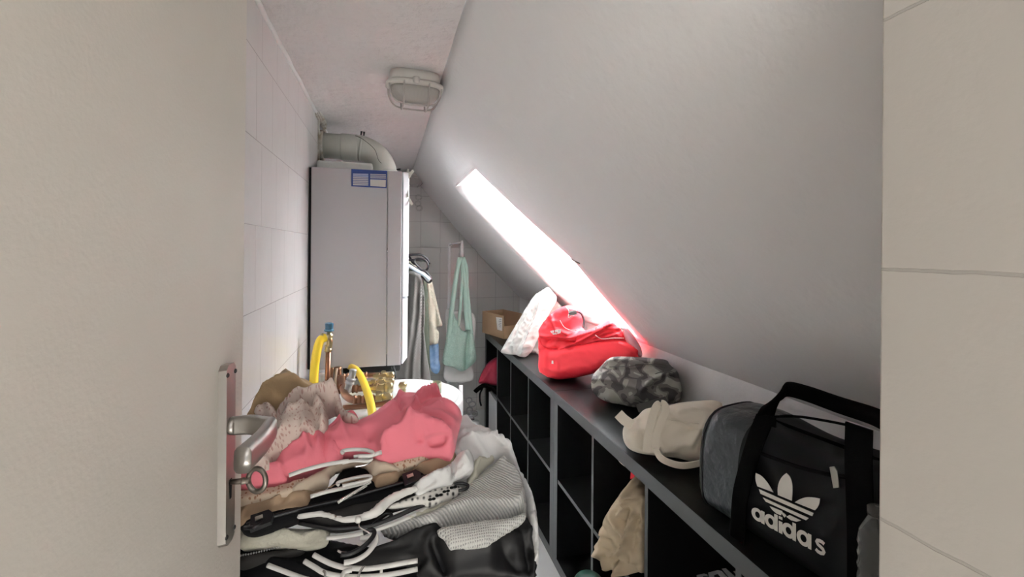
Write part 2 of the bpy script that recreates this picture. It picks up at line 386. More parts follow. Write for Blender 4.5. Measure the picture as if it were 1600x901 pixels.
M_mark = mat('dark_scuff', (.10, .05, .04), .8)

for m_, a_, d_ in ((M_pink, 16, .006), (M_flor, 18, .005), (M_sheer, 26, .005), (M_tan2, 14, .003), (M_beige, 16, .003), (M_red, 12, .004), (M_pil, 16, .006), (M_canvas, 9, .004), (M_kraft, 16, .008), (M_camo, 11, .004), (M_leath, 9, .003), (M_cream, 20, .002), (M_tow, 10, .004)): wrinkle(m_, a_*1.3, d_*2, 1.0)
# ------------------------------------------------------------------ room shell
XL, YB, ZC, XK, ZK, XS = -.33, 3.9, 2.05, 1.15, .985, .185
struct(box('wall_left', M_tileL, (XL-.12, -1.4, 0), (XL, YB+.1, 2.3)))
struct(box('wall_back', M_tileB, (XL-.12, YB, 0), (1.6, YB+.12, 2.4)))
struct(box('floor', M_floor, (XL-.12, -1.4, -.1), (1.6, YB+.1, 0)))
struct(box('ceiling', M_ceil, (XL-.12, -.2, ZC), (XS, YB+.1, ZC+.12)))
struct(box('wall_right', M_plaster, (XK, .3, 0), (XK+.12, YB, ZK)))
struct(box('wall_doorway', M_tileR, (.42, -1.4, 0), (1.6, .296, 2.4), bev=.002))
# caulk line along ceiling and left wall, stained near the flue
bm = bmesh.new()
pts = [(XL+.002+.004*noise.noise(Vector((y*9, 0, 0))), y, ZC-.002+.003*noise.noise(Vector((0, y*11, 4)))) for y in [-.1+i*.04 for i in range(100)]]
tubebm(bm, pts, .009, 6); struct(link('trim_1', bm, M_white))
bm = bmesh.new()
for k in range(3):
    pts = [(XL+.004+k*.008, y, ZC-.004-.005*(2-k)+.005*noise.noise(Vector((k, y*17, 4)))) for y in [2.22+i*.02 for i in range(19-k*3)]]
    tubebm(bm, pts, lambda t: .009*math.sin(math.pi*(t*.9+.05))+.001, 6)
tubebm(bm, [(XL+.003, 2.32+.006*noise.noise(Vector((i*.6, 1, 1))), ZC-.008-i*.012) for i in range(24)], lambda t: .006+.002*math.sin(t*30), 6)
struct(link('trim_2', bm, M_stain))
struct(box('trim_3', M_tileB, (XL, YB-.035, 1.385), (.78, YB, 1.43)))
# sloped ceiling with the skylight opening
sl = Vector((XK-XS, 0, ZK-ZC)); SLL = sl.length; sd = sl.normalized(); sn = Vector((-sd.z, 0, sd.x))
if sn.z < 0: sn = -sn
def SP(a, y, o=0): return Vector((XS, y, ZC))+sd*a+sn*o
A0 = (.407-XS)/sd.x; A1 = (1.10-XS)/sd.x
def sag(a): return -.022*math.sin(math.pi*min(max(a/SLL, 0), 1))
def on_slope(u, v):
    o_ = 0
    for _ in range(6):
        q = onp(u, v, SP(0, 0, o_), sn); a = (q.x-XS-sn.x*o_)/sd.x; o_ = sag(a)
    return a, q.y
NE = [on_slope(*q) for q in ((742, 263), (895, 405), (1000, 530))]; FE = [on_slope(*q) for q in ((712, 292), (790, 375), (865, 450))]
A0 = (NE[0][0]+FE[0][0])/2; A1 = min(NE[2][0], SLL-.03)
def lin(T, a):
    for (a0_, y0_), (a1_, y1_) in zip(T, T[1:]):
        if a <= a1_ or (a1_, y1_) == T[-1]: return y0_+(y1_-y0_)*(a-a0_)/(a1_-a0_)
def yn(a): return lin(NE, a)
def yf(a): return lin(FE, a)
bm = bmesh.new(); NA = 40
def strip(pa, pb, flip=False):
    for i in range(len(pa)-1):
        q = [bm.verts.new(p) for p in (pa[i], pa[i+1], pb[i+1], pb[i])]
        bm.faces.new(q)
def sag(a): return -.022*math.sin(math.pi*min(max(a/SLL, 0), 1))
rows = [A0*i/8 for i in range(8)]+[A0+(A1-A0)*i/24 for i in range(24)]+[A1+(SLL+.02-A1)*i/3 for i in range(4)]
GV = []
for a in rows:
    ac = min(max(a, A0), A1); ys = [.28+(yn(ac)-.28)*k/24 for k in range(24)]+[yn(ac)+(yf(ac)-yn(ac))*k/8 for k in range(8)]+[yf(ac)+(YB+.02-yf(ac))*k/16 for k in range(17)]
    GV.append([bm.verts.new(SP(a, y, sag(a))) for y in ys])
for i in range(len(rows)-1):
    for j in range(len(GV[0])-1):
        if 8 <= i < 32 and 24 <= j < 32: continue
        bm.faces.new((GV[i][j], GV[i+1][j], GV[i+1][j+1], GV[i][j+1]))
bm.normal_update(); bm.faces.ensure_lookup_table()
if bm.faces[0].normal.dot(sn) < 0: bmesh.ops.reverse_faces(bm, faces=bm.faces)
for v in bm.verts:
    if v.co.y < 1.7: v.co += sn*.003*noise.noise(v.co*5)*min(1, (1.7-v.co.y)*4)
ce = link('ceiling_slope', bm, M_plaster); struct(ce)
md = ce.modifiers.new('thick', 'SOLIDIFY'); md.thickness = .10; md.offset = 1
bm = bmesh.new(); RV = .25
Am = NE[1][0]
loop = [SP(A0, yn(A0)), SP(A0, yf(A0)), SP(A1, yf(A1)), SP(A1, yn(A1)), SP(Am, yn(Am))]
N_ = 10
for i in range(5):
    p, q = loop[i], loop[(i+1) % 5]; pa = [p.lerp(q, t/N_) for t in range(N_+1)]
    def sg(P): a = (P-Vector((XS, P.y, ZC))).dot(sd); return SP(a, P.y)+sn*(sag(a)+.0005)
    for t in range(N_): bm.faces.new([bm.verts.new(x) for x in (sg(pa[t]), sg(pa[t+1]), sg(pa[t+1])+sn*RV, sg(pa[t])+sn*RV)])
ctr = sum(loop, Vector())/5+sn*RV/2
for f in bm.faces:
    f.normal_update()
    if f.normal.dot(ctr-f.calc_center_median()) > 0: f.normal_flip()
rv = link('window_1', bm, M_reveal, None, False); struct(rv); md = rv.modifiers.new('thick', 'SOLIDIFY'); md.thickness = .015; md.offset = 1
cs = [x+sn*RV for x in loop]; bm = bmesh.new(); tubebm(bm, cs, .022, 4, True); link('window_frame', bm, M_white, rv, False)
bm = bmesh.new(); bm.faces.new([bm.verts.new(x+sn*.01) for x in cs]); link('window_pane', bm, M_pane, rv, False)
o = tube('window_scuff', M_mark, [onp(u, v, SP(.6, 0, -.02), sn) for u, v in ((893, 404), (899, 408), (906, 411))], .0035, rv)

# ------------------------------------------------------------------ door leaf, lock plate, lever, key
DP = Vector((-.205, .74, 0)); DD = Vector((.112, 1, 0)).normalized(); DN = Vector((DD.y, -DD.x, 0))
def DW(u, v, off=0): return onp(u, v, DP+DN*off, DN)
def dpt(a, z, o=0): return DP+DD*a+Vector((0, 0, z))+DN*o
bm = bmesh.new()
for (a, b, t0, t1) in ((-.80, 0, -.038, 0), (-.80, .013, -.038, -.015)):
    vs = [dpt(x, z, t) for x in (a, b) for z in (.01, 2.03) for t in (t0, t1)]
    r = [bm.verts.new(v) for v in vs]
    for f in ((0, 1, 3, 2), (4, 6, 7, 5), (0, 4, 5, 1), (2, 3, 7, 6), (1, 5, 7, 3), (0, 2, 6, 4)): bm.faces.new([r[i] for i in f])
bmesh.ops.recalc_face_normals(bm, faces=bm.faces)
for v in bm.verts:
    if v.co.y > .6: v.co += DD*(v.co.z-CH)*.012
door = struct(link('door_1', bm, M_door, None, False))
pc = [DW(353, 567), DW(370, 558), DW(367.5, 825), DW(341, 857)]
za, zb = pc[0].z, pc[3].z
a0 = (pc[0]-DP).dot(DD); a1 = (pc[1]-DP).dot(DD)
a0 = (DW(353, 700, .010)-DP).dot(DD); a1 = (DW(367.5, 700, .010)-DP).dot(DD)
bm = bmesh.new()
ch = .006
outl = [(a0, zb+ch), (a0+ch, zb), (a1-ch, zb), (a1, zb+ch), (a1, za-ch), (a1-ch, za), (a0+ch, za), (a0, za-ch)]
ft = [bm.verts.new(dpt(a, z, .010)) for a, z in [(a0+(a-a0)*.96+.001, z+(.001 if z < 1.3 else -.001)) for a, z in outl]]; bt = [bm.verts.new(dpt(a, z, 0)) for a, z in outl]
bm.faces.new(ft); bm.faces.new(bt[::-1])
for i in range(8): bm.faces.new((ft[i], bt[i], bt[(i+1) % 8], ft[(i+1) % 8]))
bmesh.ops.recalc_face_normals(bm, faces=bm.faces)
plate = link('lock_plate', bm, M_steel, door, False)
am = (a0+a1)/2; zh = DW(390, 665, .035).z; zk = DW(380, 757, .030).z
for da, z in ((-.010, za-.012), (.012, za-.012), (-.010, zb+.014), (.012, zb+.014)):
    bm = bmesh.new(); lathe(bm, ((.0032, 0), (.0032, .001), (.002, .0022)), frame(dpt(am+da, z, .0095), DN), 12); link('screw', bm, M_screw, plate)
bm = bmesh.new(); lathe(bm, ((.011, 0), (.012, .002), (.0115, .007), (.009, .008)), frame(dpt(am, zh, .0095), DN), 20)
link('handle_collar', bm, M_steel, plate)
# lever
neck = [dpt(am, zh, .014), dpt(am, zh, .035), dpt(am+.001, zh, .056)]
zl = zh-.001
cor = atZ(422, 668, zl); en = atZ(379, 719, zl); mid = cor.lerp(en, .5)+DN*.004
lv = neck[:2]+[neck[1].lerp(cor, .75), cor, cor.lerp(mid, .35)+DN*.001, mid, en.lerp(mid, .3), en]
P_ = spl(lv, 8, False)
bm = bmesh.new(); tubebm(bm, P_, lambda t: (.0115+.0035*t, .0075+.0020*t), 20, False, Vector((0, 0, 1)), 4.5); link('door_handle', bm, M_steel, plate)
bm = bmesh.new(); kh = [dpt(am+x, zk+z, .0100) for x, z in ((-.0022, -.022), (.0022, -.022), (.0022, -.004), (.004, 0), (.003, .004), (-.003, .004), (-.004, 0), (-.0022, -.004))]
poly_plate('keyhole', M_black, kh, DN, .0006, plate)
key = thing('key', 'old iron key with an oval bow, sticking out of the door lock', 'key', dpt(am, zk, .0105))
tube('key_shaft', M_keym, [dpt(am, zk, .008), dpt(am, zk, .034)], lambda t: .0032 if t < .85 else .0042, key, 12)
bm = bmesh.new(); lathe(bm, ((.0045, 0), (.0045, .003)), frame(dpt(am, zk, .024), DN), 14); link('key_collar', bm, M_keym, key)
kc = dpt(am, zk, .043)
kd = (DN*.96+DD*-.25).normalized()
tube('key_bow', M_keym, [kc+kd*.0125*math.cos(t*math.pi/12)+Vector((0, 0, 1))*.0155*math.sin(t*math.pi/12) for t in range(24)], (.0034), key, 10, True)

# ------------------------------------------------------------------ bulkhead lamps
def lamp(name, label, loc, rz, sc=1.0, ry=0):
    t = thing(name, label, 'lamp', loc, None)
    R_ = Matrix.Translation(loc) @ Matrix.Rotation(rz, 4, 'Z') @ Matrix.Rotation(ry, 4, 'Y') @ Matrix.Diagonal((sc, sc, sc, 1))
    def se(a, b, z, n=40, p=3.0, jit=0):
        o_ = []
        for k in range(n):
            th = 2*math.pi*k/n; c, s = math.cos(th), math.sin(th); r_ = (abs(c)**p+abs(s)**p)**(-1/p)
            o_.append(R_ @ Vector((a*r_*c, b*r_*s, z+jit*noise.noise(Vector((c*3, s*3, 1))))))
        return o_
    def loft(rings, nm, m):
        bm = bmesh.new(); rr = [[bm.verts.new(p) for p in r] for r in rings]
        for A, B in zip(rr, rr[1:]):
            for k in range(len(A)): bm.faces.new((A[k], A[(k+1) % len(A)], B[(k+1) % len(A)], B[k]))
        bm.faces.new(rr[0]); bm.faces.new(rr[-1][::-1]); bmesh.ops.recalc_face_normals(bm, faces=bm.faces)
        return link(nm, bm, m, t)
    loft([se(.084, .052, .0), se(.086, .054, -.015), se(.084, .052, -.040)], 'lamp_base', M_lampb)
    rim = loft([se(.094, .060, -.036), se(.099, .064, -.040), se(.099, .064, -.049), se(.088, .053, -.053)], 'lamp_rim', M_lampb)
    for x, y in ((-.003, -.064), (.03, .064), (-.03, .064)):
        bm = bmesh.new(); lathe(bm, ((.011, 0), (.011, -.016), (.008, -.02)), R_ @ Matrix.Translation((x, y, -.032)), 10); link('lamp_lug', bm, M_lampb, rim)
    prof = [(.084, .050, -.050), (.083, .049, -.062), (.077, .045, -.080), (.064, .037, -.094), (.045, .026, -.102), (.02, .012, -.106)]
    rings = []
    for a, b, z in prof:
        r = []
        for k in range(160):
            th = 2*math.pi*k/160; c, s = math.cos(th), math.sin(th); p = 3.0; q = (abs(c)**p+abs(s)**p)**(-1/p)*(1+.012*(k % 4 < 2))
            r.append(R_ @ Vector((a*q*c, b*q*s, z)))
        rings.append(r)
    loft(rings, 'lamp_glass', M_glass)
    def bow(pts, r): return tube('cage_bar', M_lampc, [R_ @ Vector(p) for p in spl(pts, 6, False)], r*sc, t, 8)
    for yy in (-.030, .030):
        bow([(-.089, yy, -.045), (-.086, yy, -.075), (-.070, yy, -.103), (-.045, yy, -.113), (0, yy, -.115), (.045, yy, -.113), (.070, yy, -.103), (.086, yy, -.075), (.089, yy, -.045)], .0030)
    for xx in (-.042, .042):
        bow([(xx, -.060, -.045), (xx, -.058, -.075), (xx, -.050, -.105), (xx, -.030, -.117), (xx, 0, -.119), (xx, .030, -.117), (xx, .050, -.105), (xx, .058, -.075), (xx, .060, -.045)], .0030)
    return t
l1 = lamp('bulkhead_lamp', 'caged oval bulkhead lamp in the middle of the ceiling', (.088, 1.66, ZC), math.radians(4), 1.03)
l2 = lamp('bulkhead_lamp', 'small caged bulkhead lamp at far ceiling corner, half hidden by the boiler', (.185, 3.72, ZC-.015), math.radians(3), .95)

# ------------------------------------------------------------------ boiler and its flue
BY = 2.06
bl = thing('wall_boiler', 'large pale grey gas boiler hung on the left tiled wall', 'boiler', (-.12, 2.28, .905))
zt0, zb0 = 1.765, .900
bm = bmesh.new(); bx(bm, XL+.012, BY, zb0, -.006, 2.5, zt0, .003); link('casing', bm, M_boiler, bl, False)
bm = bmesh.new(); bx(bm, -.0035, BY-.002, zb0, .056, 2.5, zt0, .003); link('front_cover', bm, M_boiler, bl, False)
bm = bmesh.new()
for z0_, z1_, dx in ((zb0+.004, 1.195, .0), (1.205, zt0-.002, .003)):
    pr = [(.058, BY+.004), (.064, BY+.003), (.082+dx, BY+.020), (.086+dx, BY+.035), (.086+dx, 2.48), (.058, 2.49)]
    A = [bm.verts.new((x, y, z0_+(.0 if x < .07 else .02 if z0_ < 1 else 0))) for x, y in pr]; B = [bm.verts.new((x, y, z1_)) for x, y in pr]
    bm.faces.new(A[::-1]); bm.faces.new(B)
    for i in range(6): bm.faces.new((A[i], A[(i+1) % 6], B[(i+1) % 6], B[i]))
link('front_panel', bm, M_boilerlit, bl, False, 'front panel of the boiler, skylight brightness put into its colour')
box('mounting_gap', M_dark, (XL+.001, BY+.02, zb0), (XL+.014, 2.48, zt0), bl)
# label
def BL(u, v, o=0): return onp(u, v, (0, BY-.0015-o, 0), (0, 1, 0))
eng = poly_plate('energy_label', M_blue, [BL(549, 264), BL(605, 267), BL(604, 294), BL(549, 291)], (0, -1, 0), .0012, bl)
for i in range(7):
    y = 271+i*2.75
    poly_plate('label_line', M_lab2 if i < 2 else M_lab, [BL(551.5, y, .0015), BL(575.5, y+.6, .0015), BL(575.5, y+2.2, .0015), BL(551.5, y+1.6, .0015)], (0, -1, 0), .0005, eng)
for i in range(3):
    y = 271.6+i*2.6
    poly_plate('label_line', M_lab, [BL(578.5, y, .0015), BL(603, y+.8, .0015), BL(603, y+2.0, .0015), BL(578.5, y+1.4, .0015)], (0, -1, 0), .0005, eng)
poly_plate('label_line', M_lab, [BL(578.5, 280, .0015), BL(603, 281, .0015), BL(602.5, 292, .0015), BL(578.5, 290.5, .0015)], (0, -1, 0), .0005, eng)
def tapestrip(px, wd, Y=2.10):
    bm = bmesh.new(); P = [onp(u, v, (0, Y-.01*i, 0), (0, 1, 0)) for i, (u, v) in enumerate(px)]
    ribbon(bm, spl(P, 6, False), Vector((.8, -.55, .15)), wd, .0012); return link('masking_tape', bm, M_tape, bl, False, 'curled cream masking tape')
tapestrip(((634.5, 286), (637, 279), (641, 272), (646, 266)), .014)
tapestrip(((634, 272), (635, 285), (636, 300), (637, 308)), .012)
tapestrip(((635.5, 300), (638, 309), (641.5, 315), (644.5, 320)), .012)
tapestrip(((634, 277), (637, 268), (638, 264)), .010)
# flue
fl = thing('flue_pipe', 'thick off-white elbow flue pipe between left wall and boiler top', 'pipe', (-.05, 2.38, 1.765))
fy = 2.38; fz = 1.925; fr = .0615
cx = -.155; rb = .135
path = [(XL+.005, fy, fz), (XL+.10, fy, fz), (cx-.01, fy, fz)]+[(cx+rb*math.sin(a), fy, fz-rb*(1-math.cos(a))) for a in [math.pi/2*i/12 for i in range(13)]]+[(cx+rb, fy, 1.768)]
bm = bmesh.new(); tubebm(bm, path, fr, 28); link('pipe_body', bm, M_flue, fl)
for x0, x1 in ((XL+.10, XL+.175),):
    bm = bmesh.new(); tubebm(bm, [(x0, fy, fz), (x0+.004, fy, fz), (x1, fy, fz), (x1+.002, fy, fz)], fr+.0035, 28); link('pipe_sleeve', bm, M_flue, fl)
bm = bmesh.new(); tubebm(bm, [(XL+.002, fy, fz), (XL+.02, fy, fz)], fr+.012, 24); link('pipe_collar', bm, M_stain, fl)
for k in (1, 11):
    a = math.pi/2*k/12; pc_ = Vector((cx+rb*math.sin(a), fy, fz-rb*(1-math.cos(a)))); ax_ = Vector((math.cos(a), 0, -math.sin(a)))
    bm = bmesh.new(); tubebm(bm, [pc_-ax_*.006, pc_+ax_*.006], fr+.003, 28); cl = link('clamp', bm, M_flue, fl)
    out = Vector((math.sin(a), -.35, math.cos(a))).normalized()
    for j in (-1, 1):
        tube('clamp_screw', M_screw, [pc_+out*(fr+.002)+ax_*.007*j, pc_+out*(fr+.022)+ax_*.006*j], lambda t: .003 if t < .6 else .005, cl, 8)
tube('cable', M_screw, [Vector((cx-.005, fy-fr-.002, fz+.045)), Vector((cx+.03, fy-fr-.002, fz+.03)), Vector((cx+.085, fy-fr-.002, fz-.015)), Vector((cx+.11, fy-fr-.002, fz-.075)), Vector((cx+.165, fy-.04, fz-.10))], .0012, fl, 6, sm=6)
for (x, z) in ((-.21, .02), (-.225, .02), (-.13, .06)):
    pass
o = box('foam_block', M_pil, (XL+.012, 2.20, zt0+.0005), (-.075, 2.30, zt0+.055), None, .008)
tag(o, 'white folded packing foam lying on the boiler under the flue', 'foam')

# ------------------------------------------------------------------ gas hoses, copper pipes, valves beneath the boiler
PY = 1.98
def py(*p, Y=PY): return [atY(u, v, Y) for u, v in p]
gv = thing('gas_valve', 'small brass valve with dark blue knob in front of the boiler', 'valve', atY(513, 535, 1.9))
Y = 1.9; a = atY(514, 517, Y)
bm = bmesh.new(); lathe(bm, ((.018, 0), (.019, .004), (.015, .008), (.0165, .03), (.013, .033)), frame(a, (.02, 0, 1)), 8); link('valve_knob', bm, M_teal, gv, False)
bm = bmesh.new(); lathe(bm, ((.011, 0), (.011, .012), (.015, .014), (.015, .028), (.010, .03), (.010, .05)), frame(atY(514, 533, Y), (0, 0, 1)), 12); link('valve_body', bm, M_brass, gv)
bm = bmesh.new(); lathe(bm, ((.017, 0), (.019, .003), (.019, .010), (.016, .013)), frame(atY(508, 526, Y), (-.75, 0, -.35)), 16); link('valve_nut', bm, M_brass, gv)
tube('valve_elbow', M_brass, [atY(514, 543, Y), atY(515, 532, Y), atY(512, 526, Y)], .012, gv, 12, sm=4)
pp_ = thing('copper_pipe', 'thin upright copper pipe rising to the blue-capped valve', 'pipe', atY(511, 660, Y))
tube('pipe_body', M_copper, [atY(513, 545, Y), atY(511.5, 600, Y), atY(510, 665, Y)], .0105, pp_, 14)
bm = bmesh.new(); lathe(bm, ((.013, 0), (.0145, .003), (.0145, .010), (.0115, .013), (.013, .02), (.013, .026)), frame(atY(512.7, 549, Y), (0, 0, 1)), 14); link('pipe_coupling', bm, M_brass, pp_)
t = tube('gas_hose', M_yel, [atY(509, 527, 1.9), atY(501, 531, 1.89), atY(496, 545, 1.88), atY(492, 570, 1.88), atY(490.5, 600, 1.88), atY(491, 640, 1.88)], .0165, None, 16, sm=6)
tag(t, 'yellow gas hose hanging from the blue-capped brass valve', 'hose')
t = tube('gas_hose', M_yel, [atY(546, 572, 2.1), atY(556, 577, 1.98), atY(565, 590, 1.84), atY(573, 610, 1.68), atY(579, 630, 1.55), atY(582, 650, 1.47), atY(582, 668, 1.42)], .0135, None, 16, sm=6)
tag(t, 'yellow gas hose arching down from beneath the boiler', 'hose')
def pipe(label, px, Y, r, m=M_copper, cpl=(), cat='pipe', name='copper_pipe'):
    pts = [atY(p[0], p[1], p[2] if len(p) > 2 else Y) for p in px]
    t = thing(name, label, cat, pts[0]); tube('pipe_body', m, pts, r, t, 12, sm=5)
    S_ = spl(pts, 5, False)
    for f in cpl:
        i = min(int(f*(len(S_)-1)), len(S_)-2); d = (S_[i+1]-S_[i]).normalized()
        bm = bmesh.new(); lathe(bm, ((r, -.012), (r*1.35, -.010), (r*1.35, -.004), (r*1.12, -.003), (r*1.12, .003), (r*1.35, .004), (r*1.35, .010), (r, .012)), frame(S_[i], d), 14); link('pipe_coupling', bm, m, t)
    return t
pipe('wide copper pipe elbow below the boiler with two ringed fittings', ((534, 590, 1.9), (536, 605, 1.8), (540, 617, 1.70), (550, 624, 1.66), (562, 625, 1.66), (580, 624, 1.66), (596, 622, 1.66)), 1.92, .013, cpl=(.62, .72, .85))
pipe('horizontal copper pipe, uppermost of those behind the yellow hose', ((528, 590), (545, 588), (575, 586), (600, 585)), 1.93, .011, cpl=(.3, .6))
pipe('horizontal copper pipe behind the hose, second from the top', ((530, 604), (550, 607), (575, 606), (598, 604)), 1.80, .012, cpl=(.45, .8))
pipe('long copper pipe running low in front of the water tank', ((536, 637), (560, 635), (590, 632), (612, 627)), 1.60, .0095)
pipe('dull grey copper pipe slanting down left of the hose', ((552, 577), (549, 590), (545, 602), (543, 612)), 1.74, .0125, M_grey, cpl=(.5,), name='grey_pipe')
pipe('upright dark copper pipe left of the elbow pipe', ((528, 573), (528, 600), (529, 625)), 1.98, .015)
pipe('thin pale hose beside the upright dark copper pipe', ((526, 575, 1.95), (524, 595, 1.94), (525, 612, 1.93), (529, 625, 1.93)), 1.95, .0048, M_beige, name='thin_hose', cat='hose')
pipe('thin dark copper tube left of the pale hose', ((519, 574), (519, 595), (522, 625)), 1.97, .006)
pipe('short white waste pipe under the left boiler corner', ((503, 583), (503, 610), (504, 640)), 2.0, .012, M_plw, name='waste_pipe')
pipe('short black hose below the boiler front edge', ((613, 570), (616, 580), (617, 590)), 2.1, .007, M_dark, name='black_hose', cat='hose')
bm = bmesh.new(); bx(bm, -.20, 2.20, .835, .06, 2.30, .899, .01); t = link('boiler_tray', bm, M_dark, None, False); tag(t, 'black bracket box under the boiler bottom', 'bracket')
def valve(label, u, v, Y, L, r, name='brass_valve'):
    p = atY(u, v, Y); t = thing(name, label, 'valve', p)
    ax = Vector((1, -.12, .03)).normalized()
    bm = bmesh.new(); lathe(bm, ((r*.55, -L), (r*.55, -L*.8), (r*.85, -L*.78), (r*.85, -L*.45), (r*.6, -L*.43), (r*.6, -L*.3), (r, -L*.28), (r, L*.15)), frame(p, ax), 8); link('valve_body', bm, M_brass, t, False)
    bm = bmesh.new(); lathe(bm, ((r*.8, L*.15), (r*.8, L*.22), (r*.95, L*.25), (r*.95, L*.75), (r*.7, L*.85)), frame(p, ax), 16); link('valve_cap', bm, M_brass, t)
    bm = bmesh.new(); lathe(bm, ((r*.4, 0), (r*.4, r*.9), (r*.62, r), (r*.62, r*1.3)), frame(p-ax*L*.1, (0, -.3, 1)), 8); link('valve_stub', bm, M_brass, t, False)
    return t
valve('brass valve, uppermost of the cluster under the boiler', 601, 587, 1.90, .045, .016)
valve('brass valve, second from the top of the cluster', 597, 597, 1.84, .055, .015)
valve('broad brass valve in the middle of the cluster', 598, 606, 1.76, .045, .021)
valve('brass valve, lowest of the cluster beside the hose', 594, 622, 1.66, .050, .019)
# hot water tank
TX, TY, TR, TZ = .040, 1.80, .252, .842
tk = thing('water_tank', 'round white hot-water tank with domed rim standing below the boiler', 'water tank', (TX, TY, 0))
bm = bmesh.new(); lathe(bm, ((TR-.004, .0), (TR, .03), (TR, TZ-.012), (TR-.003, TZ-.004), (TR-.012, TZ), (TR-.02, TZ-.004), (TR-.028, TZ-.006), (.03, TZ-.004), (.005, TZ-.004)), Matrix.Translation((TX, TY, 0)), 72); link('tank_shell', bm, M_tank, tk)
for a in (0, 2.1, 4.2):
    bm = bmesh.new(); lathe(bm, ((.02, 0), (.02, .022)), Matrix.Translation((TX+.18*math.cos(a), TY+.18*math.sin(a), 0)), 12); link('foot', bm, M_dark, tk)
tv = atZ(629, 622, TZ-.004)
t = thing('tank_valve', 'brass fitting standing upright alone on the white tank', 'valve', tv)
bm = bmesh.new(); lathe(bm, ((.014, 0), (.014, .008), (.009, .012), (.009, .022), (.013, .026), (.013, .036), (.010, .039), (.015, .044), (.017, .052), (.012, .062)), Matrix.Translation(tv), 12); link('valve_body', bm, M_brass, t)
tube('valve_stub', M_copper, [tv+Vector((.0, 0, .022)), tv+Vector((.012, -.03, .008))], .008, t, 10)
cp = atZ(681, 614, TZ-.006)
bm = bmesh.new(); lathe(bm, ((.020, 0), (.022, .001), (.023, .045), (.0215, .045), (.0195, .004), (.002, .004)), Matrix.Translation(cp), 24)
t = link('plastic_cup', bm, mat('yellowed_clear_plastic', (.85, .84, .62), .2, trans=.5)); tag(t, 'small yellowish clear cup standing on the white tank', 'cup')

# ------------------------------------------------------------------ garments hanging behind the boiler
t = thing('garment_rail', 'white clothes rail hidden behind the boiler carrying the hung garments', 'clothes rail', (-.04, 3.0, 1.50))
tube('rail', M_white, [(-.04, 2.52, 1.56), (-.04, YB-.001, 1.56)], .012, t, 12)
tube('wall_flange', M_white, [(-.04, YB-.012, 1.56), (-.04, YB-.001, 1.56)], .03, t, 16)
def hangr(label, Y, z, m, x1=.20, loopy=True, dz=0):
    t = thing('clothes_hanger', label, 'hanger', (-.04, Y, z))
    tube('hook', M_chr, [(-.04, Y, z-.05), (-.04, Y, z+.01), (-.055, Y, z+.04), (-.04, Y, z+.06), (-.022, Y, z+.045)], .002, t, 6, sm=5)
    half = [(-.04, Y, z-.05), (.04, Y, z-.065), (.12, Y-.01, z-.095-dz), (x1-.02, Y-.02, z-.135-dz), (x1, Y-.02, z-.15-dz)]
    L_ = [(2*-.04-x, y, zz) for x, y, zz in half][::-1]+half[1:]
    tube('shoulder_bar', m, L_, .0065, t, 8, sm=5)
    return t
h1 = hangr('black plastic hanger with looped arm ends, upper one at the boiler edge', 2.9, 1.47, M_plb, .165)
def hp(px, Y): return [atY(u, v, Y) for u, v in px]
tube('arm_loop', M_plb, hp(((633, 399), (646, 398), (658, 398), (667, 404), (671, 412), (665, 408), (650, 406), (636, 406)), 2.86), .0068, h1, 8, sm=4)
tube('arm_loop', M_plb, hp(((652, 404), (664, 406), (669, 414), (667, 421), (660, 422), (652, 415), (647, 408)), 2.84), .0068, h1, 8, True, sm=4)
tube('arm_loop', M_plb, hp(((635, 410), (645, 416), (655, 421), (664, 423), (670, 430), (674, 437), (670, 441), (664, 436), (659, 430)), 2.80), .0070, h1, 8, sm=4)
h2 = thing('clothes_hanger', 'pale blue and black hanger just below the looped one', 'hanger', atY(640, 418, 2.78))
tube('shoulder_bar', mat('pale_blue_plastic', (.62, .72, .80), .3), hp(((610, 405), (634, 413), (650, 422), (662, 429), (669, 434), (671, 437)), 2.76), .011, h2, 10, sm=5)
tube('hook', M_chr, [atY(610, 405, 2.76), Vector((-.045, 2.76, 1.50)), Vector((-.055, 2.76, 1.56)), Vector((-.04, 2.76, 1.576)), Vector((-.024, 2.76, 1.562))], .002, h2, 6, sm=5)
def hang(name, label, cat, m, px, Y, fr_, bk_, R, folds=(), nz=(.006, 14, 88, 6), n=(0, -1, 0), res=.011):
    t = puff(name, m, px, ((0, Y, 0), n), fr_, bk_, R, None, folds, nz, res); return tag(t, label, cat)
hang('trousers', 'grey satin trousers hanging at the boiler edge', 'trousers', M_trous, ((612, 424), (634, 424), (652, 424), (660, 430), (663, 455), (664, 490), (663, 520), (668, 560), (672, 598), (650, 600), (625, 600), (606, 598), (608, 520), (610, 460)), 2.82, .022, .02, .03,
     folds=[(((648, 430), (645, 480), (638, 540), (632, 590)), .012, .014), (((657, 440), (655, 490), (645, 560), (643, 590)), .01, .016), (((639, 430), (637, 500)), .01, -.012), (((660, 450), (659, 520), (658, 590)), .006, -.02)])
hang('jacket', 'narrow dark olive garment hanging beside the grey trousers', 'jacket', M_olive, ((612, 402), (640, 410), (660, 426), (666, 436), (669, 470), (671, 540), (672, 596), (662, 598), (655, 520), (640, 460), (612, 470)), 2.90, .008, .014, .012)
hang('shirt', 'cream shirt hanging right of the grey trousers', 'shirt', M_creamg, ((612, 402), (640, 408), (660, 424), (668, 432), (675, 440), (681, 465), (688, 495), (691, 508), (682, 512), (686, 520), (684, 536), (676, 538), (669, 536), (667, 500), (655, 470), (612, 480)), 2.98, .014, .016, .014,
     folds=[(((668, 440), (674, 480), (678, 535)), .008, .012), (((676, 445), (684, 490), (686, 506)), .006, .012), (((671, 440), (676, 500)), .005, -.012)])
